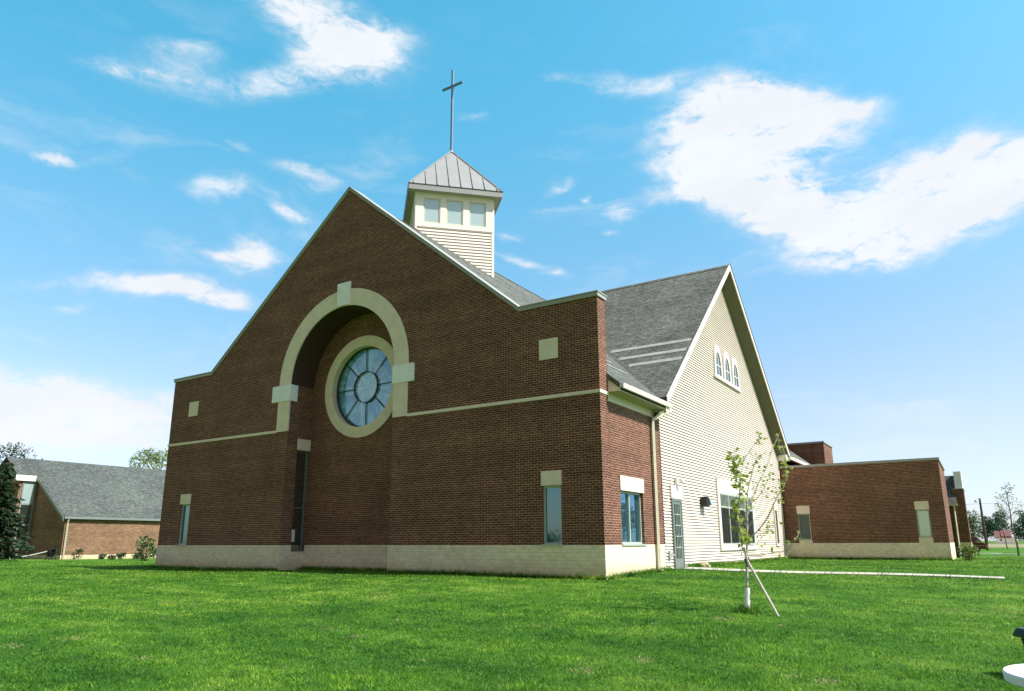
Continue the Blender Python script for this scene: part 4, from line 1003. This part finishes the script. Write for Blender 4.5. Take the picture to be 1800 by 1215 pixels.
# longer unmown fringe along the walls, the footpath and round the sapling
def fringe(x0, y0, x1, y1, n, w_):
    t = rng.random(n); o = np.abs(rng.normal(size=n))*w_; L = math.hypot(x1-x0, y1-y0); nx, ny = (y1-y0)/L, -(x1-x0)/L
    return x0+(x1-x0)*t+nx*o, y0+(y1-y0)*t+ny*o
ex = [fringe(-20.45, -.03, MX-2.6, -.03, 2600, .06), fringe(MX+2.6, -.03, .03, -.03, 3400, .05), fringe(MX-2.58, 1.08, MX+2.58, 1.08, 2600, .12), fringe(.04, .0, .02, 4.5, 1800, .07),
      fringe(.03, 6.1, .03, 9.5, 3000, .22), fringe(.03, 9.5, .03, 20.8, 2600, .08), fringe(0, 21.02, 7.1, 21.02, 2600, .10), fringe(.2, 5.10, 9, 5.10, 300, .04)]
a_ = rng.random(500)*6.283; r_ = np.abs(rng.normal(size=500))*.13
ex.append((tx+r_*np.cos(a_), ty+r_*np.sin(a_)))
nb = len(gx_)
gx_ = np.concatenate([gx_]+[e[0] for e in ex]); gy_ = np.concatenate([gy_]+[e[1] for e in ex]); n = len(gx_)
dd = (gx_-CAM.x)*fx+(gy_-CAM.y)*fy
edge = np.arange(n) >= nb
hgt = (.013+.022*rng.random(n))*(1+.012*dd); hgt[edge] = .07+.13*rng.random(edge.sum())**2
wid = (.0042+.0009*dd)*(.7+.6*rng.random(n))
tone = np.clip(rng.normal(.45, .25, n), 0, .89)
def vnoise(x, y, s, seed):
    g_ = np.random.default_rng(seed).random((256, 256)); u, v = x/s, y/s; i, j = np.floor(u).astype(int), np.floor(v).astype(int); fu, fv = u-i, v-j
    fu, fv = fu*fu*(3-2*fu), fv*fv*(3-2*fv); G = lambda a, b: g_[a % 256, b % 256]
    return (G(i, j)*(1-fu)+G(i+1, j)*fu)*(1-fv)+(G(i, j+1)*(1-fu)+G(i+1, j+1)*fu)*fv
cl_ = .5*vnoise(gx_, gy_, .16, 1)+.3*vnoise(gx_, gy_, .45, 2)+.2*vnoise(gx_, gy_, 1.3, 3)
hgt = np.where(edge, hgt, hgt*np.clip(.4+1.3*cl_, .4, 1.5))
tone = np.clip(tone+.45*(cl_-.5), 0, .89)
# worn, straw-coloured spots
spots = [(2.3+rng.normal()*.15, -4.9)]
spots = []
for _ in range(140):
    q = d0*(30/d0)**(rng.random()**1.25); a = rng.uniform(-R(38), R(38)); l_ = q*math.tan(a)
    spots.append((CAM.x+fx*q+math.cos(YAW)*l_, CAM.y+fy*q+math.sin(YAW)*l_, (.03+.10*rng.random()**2)))
for sx_, sy_, sr in spots:
    i = np.where((np.abs(gx_-sx_) < sr*3) & (np.abs(gy_-sy_) < sr*3))[0]
    q = np.hypot(gx_[i]-sx_, gy_[i]-sy_)/sr; hit = rng.random(len(i)) < np.exp(-q*q*.7)*.7
    tone[i[hit]] = .93+.07*rng.random(hit.sum()); hgt[i[hit]] *= .9; wid[i[hit]] *= 1.6
# brighter weedy clumps in the foreground
for _ in range(70):
    q = d0*(14/d0)**(rng.random()); a = rng.uniform(-R(36), R(36)); l_ = q*math.tan(a); sx_, sy_ = CAM.x+fx*q+math.cos(YAW)*l_, CAM.y+fy*q+math.sin(YAW)*l_; sr = .08+.22*rng.random()
    i = np.where((np.abs(gx_-sx_) < sr*2) & (np.abs(gy_-sy_) < sr*2))[0]
    q = np.hypot(gx_[i]-sx_, gy_[i]-sy_)/sr; hit = q < 1.2*rng.random(len(i))+.3
    tone[i[hit]] = np.minimum(.89, tone[i[hit]]+.25*rng.random()); hgt[i[hit]] *= 1.5
zz = gz_np(gx_, gy_)-.006
az_ = rng.random(n)*2*np.pi; ln = hgt*(.4+.9*rng.random(n)); la = rng.random(n)*2*np.pi
cx_, sx_ = np.cos(az_)*wid*.5, np.sin(az_)*wid*.5
V = np.empty((n, 3, 3), np.float32)
V[:, 0] = np.stack([gx_-cx_, gy_-sx_, zz], 1); V[:, 1] = np.stack([gx_+cx_, gy_+sx_, zz], 1)
V[:, 2] = np.stack([gx_+np.cos(la)*ln, gy_+np.sin(la)*ln, zz+hgt], 1)
me = bpy.data.meshes.new('grass'); me.vertices.add(3*n); me.vertices.foreach_set('co', V.ravel())
me.loops.add(3*n); me.loops.foreach_set('vertex_index', np.arange(3*n, dtype=np.int32))
me.polygons.add(n); me.polygons.foreach_set('loop_start', np.arange(0, 3*n, 3, dtype=np.int32))
me.update(); me.validate()
at = me.attributes.new('tone', 'FLOAT', 'FACE'); at.data.foreach_set('value', tone.astype(np.float32))
me.materials.append(M['blade']); go = bpy.data.objects.new('grass', me); C.objects.link(go)
tag(go, 'short bright green mown grass with worn spots', 'grass', kind='stuff')
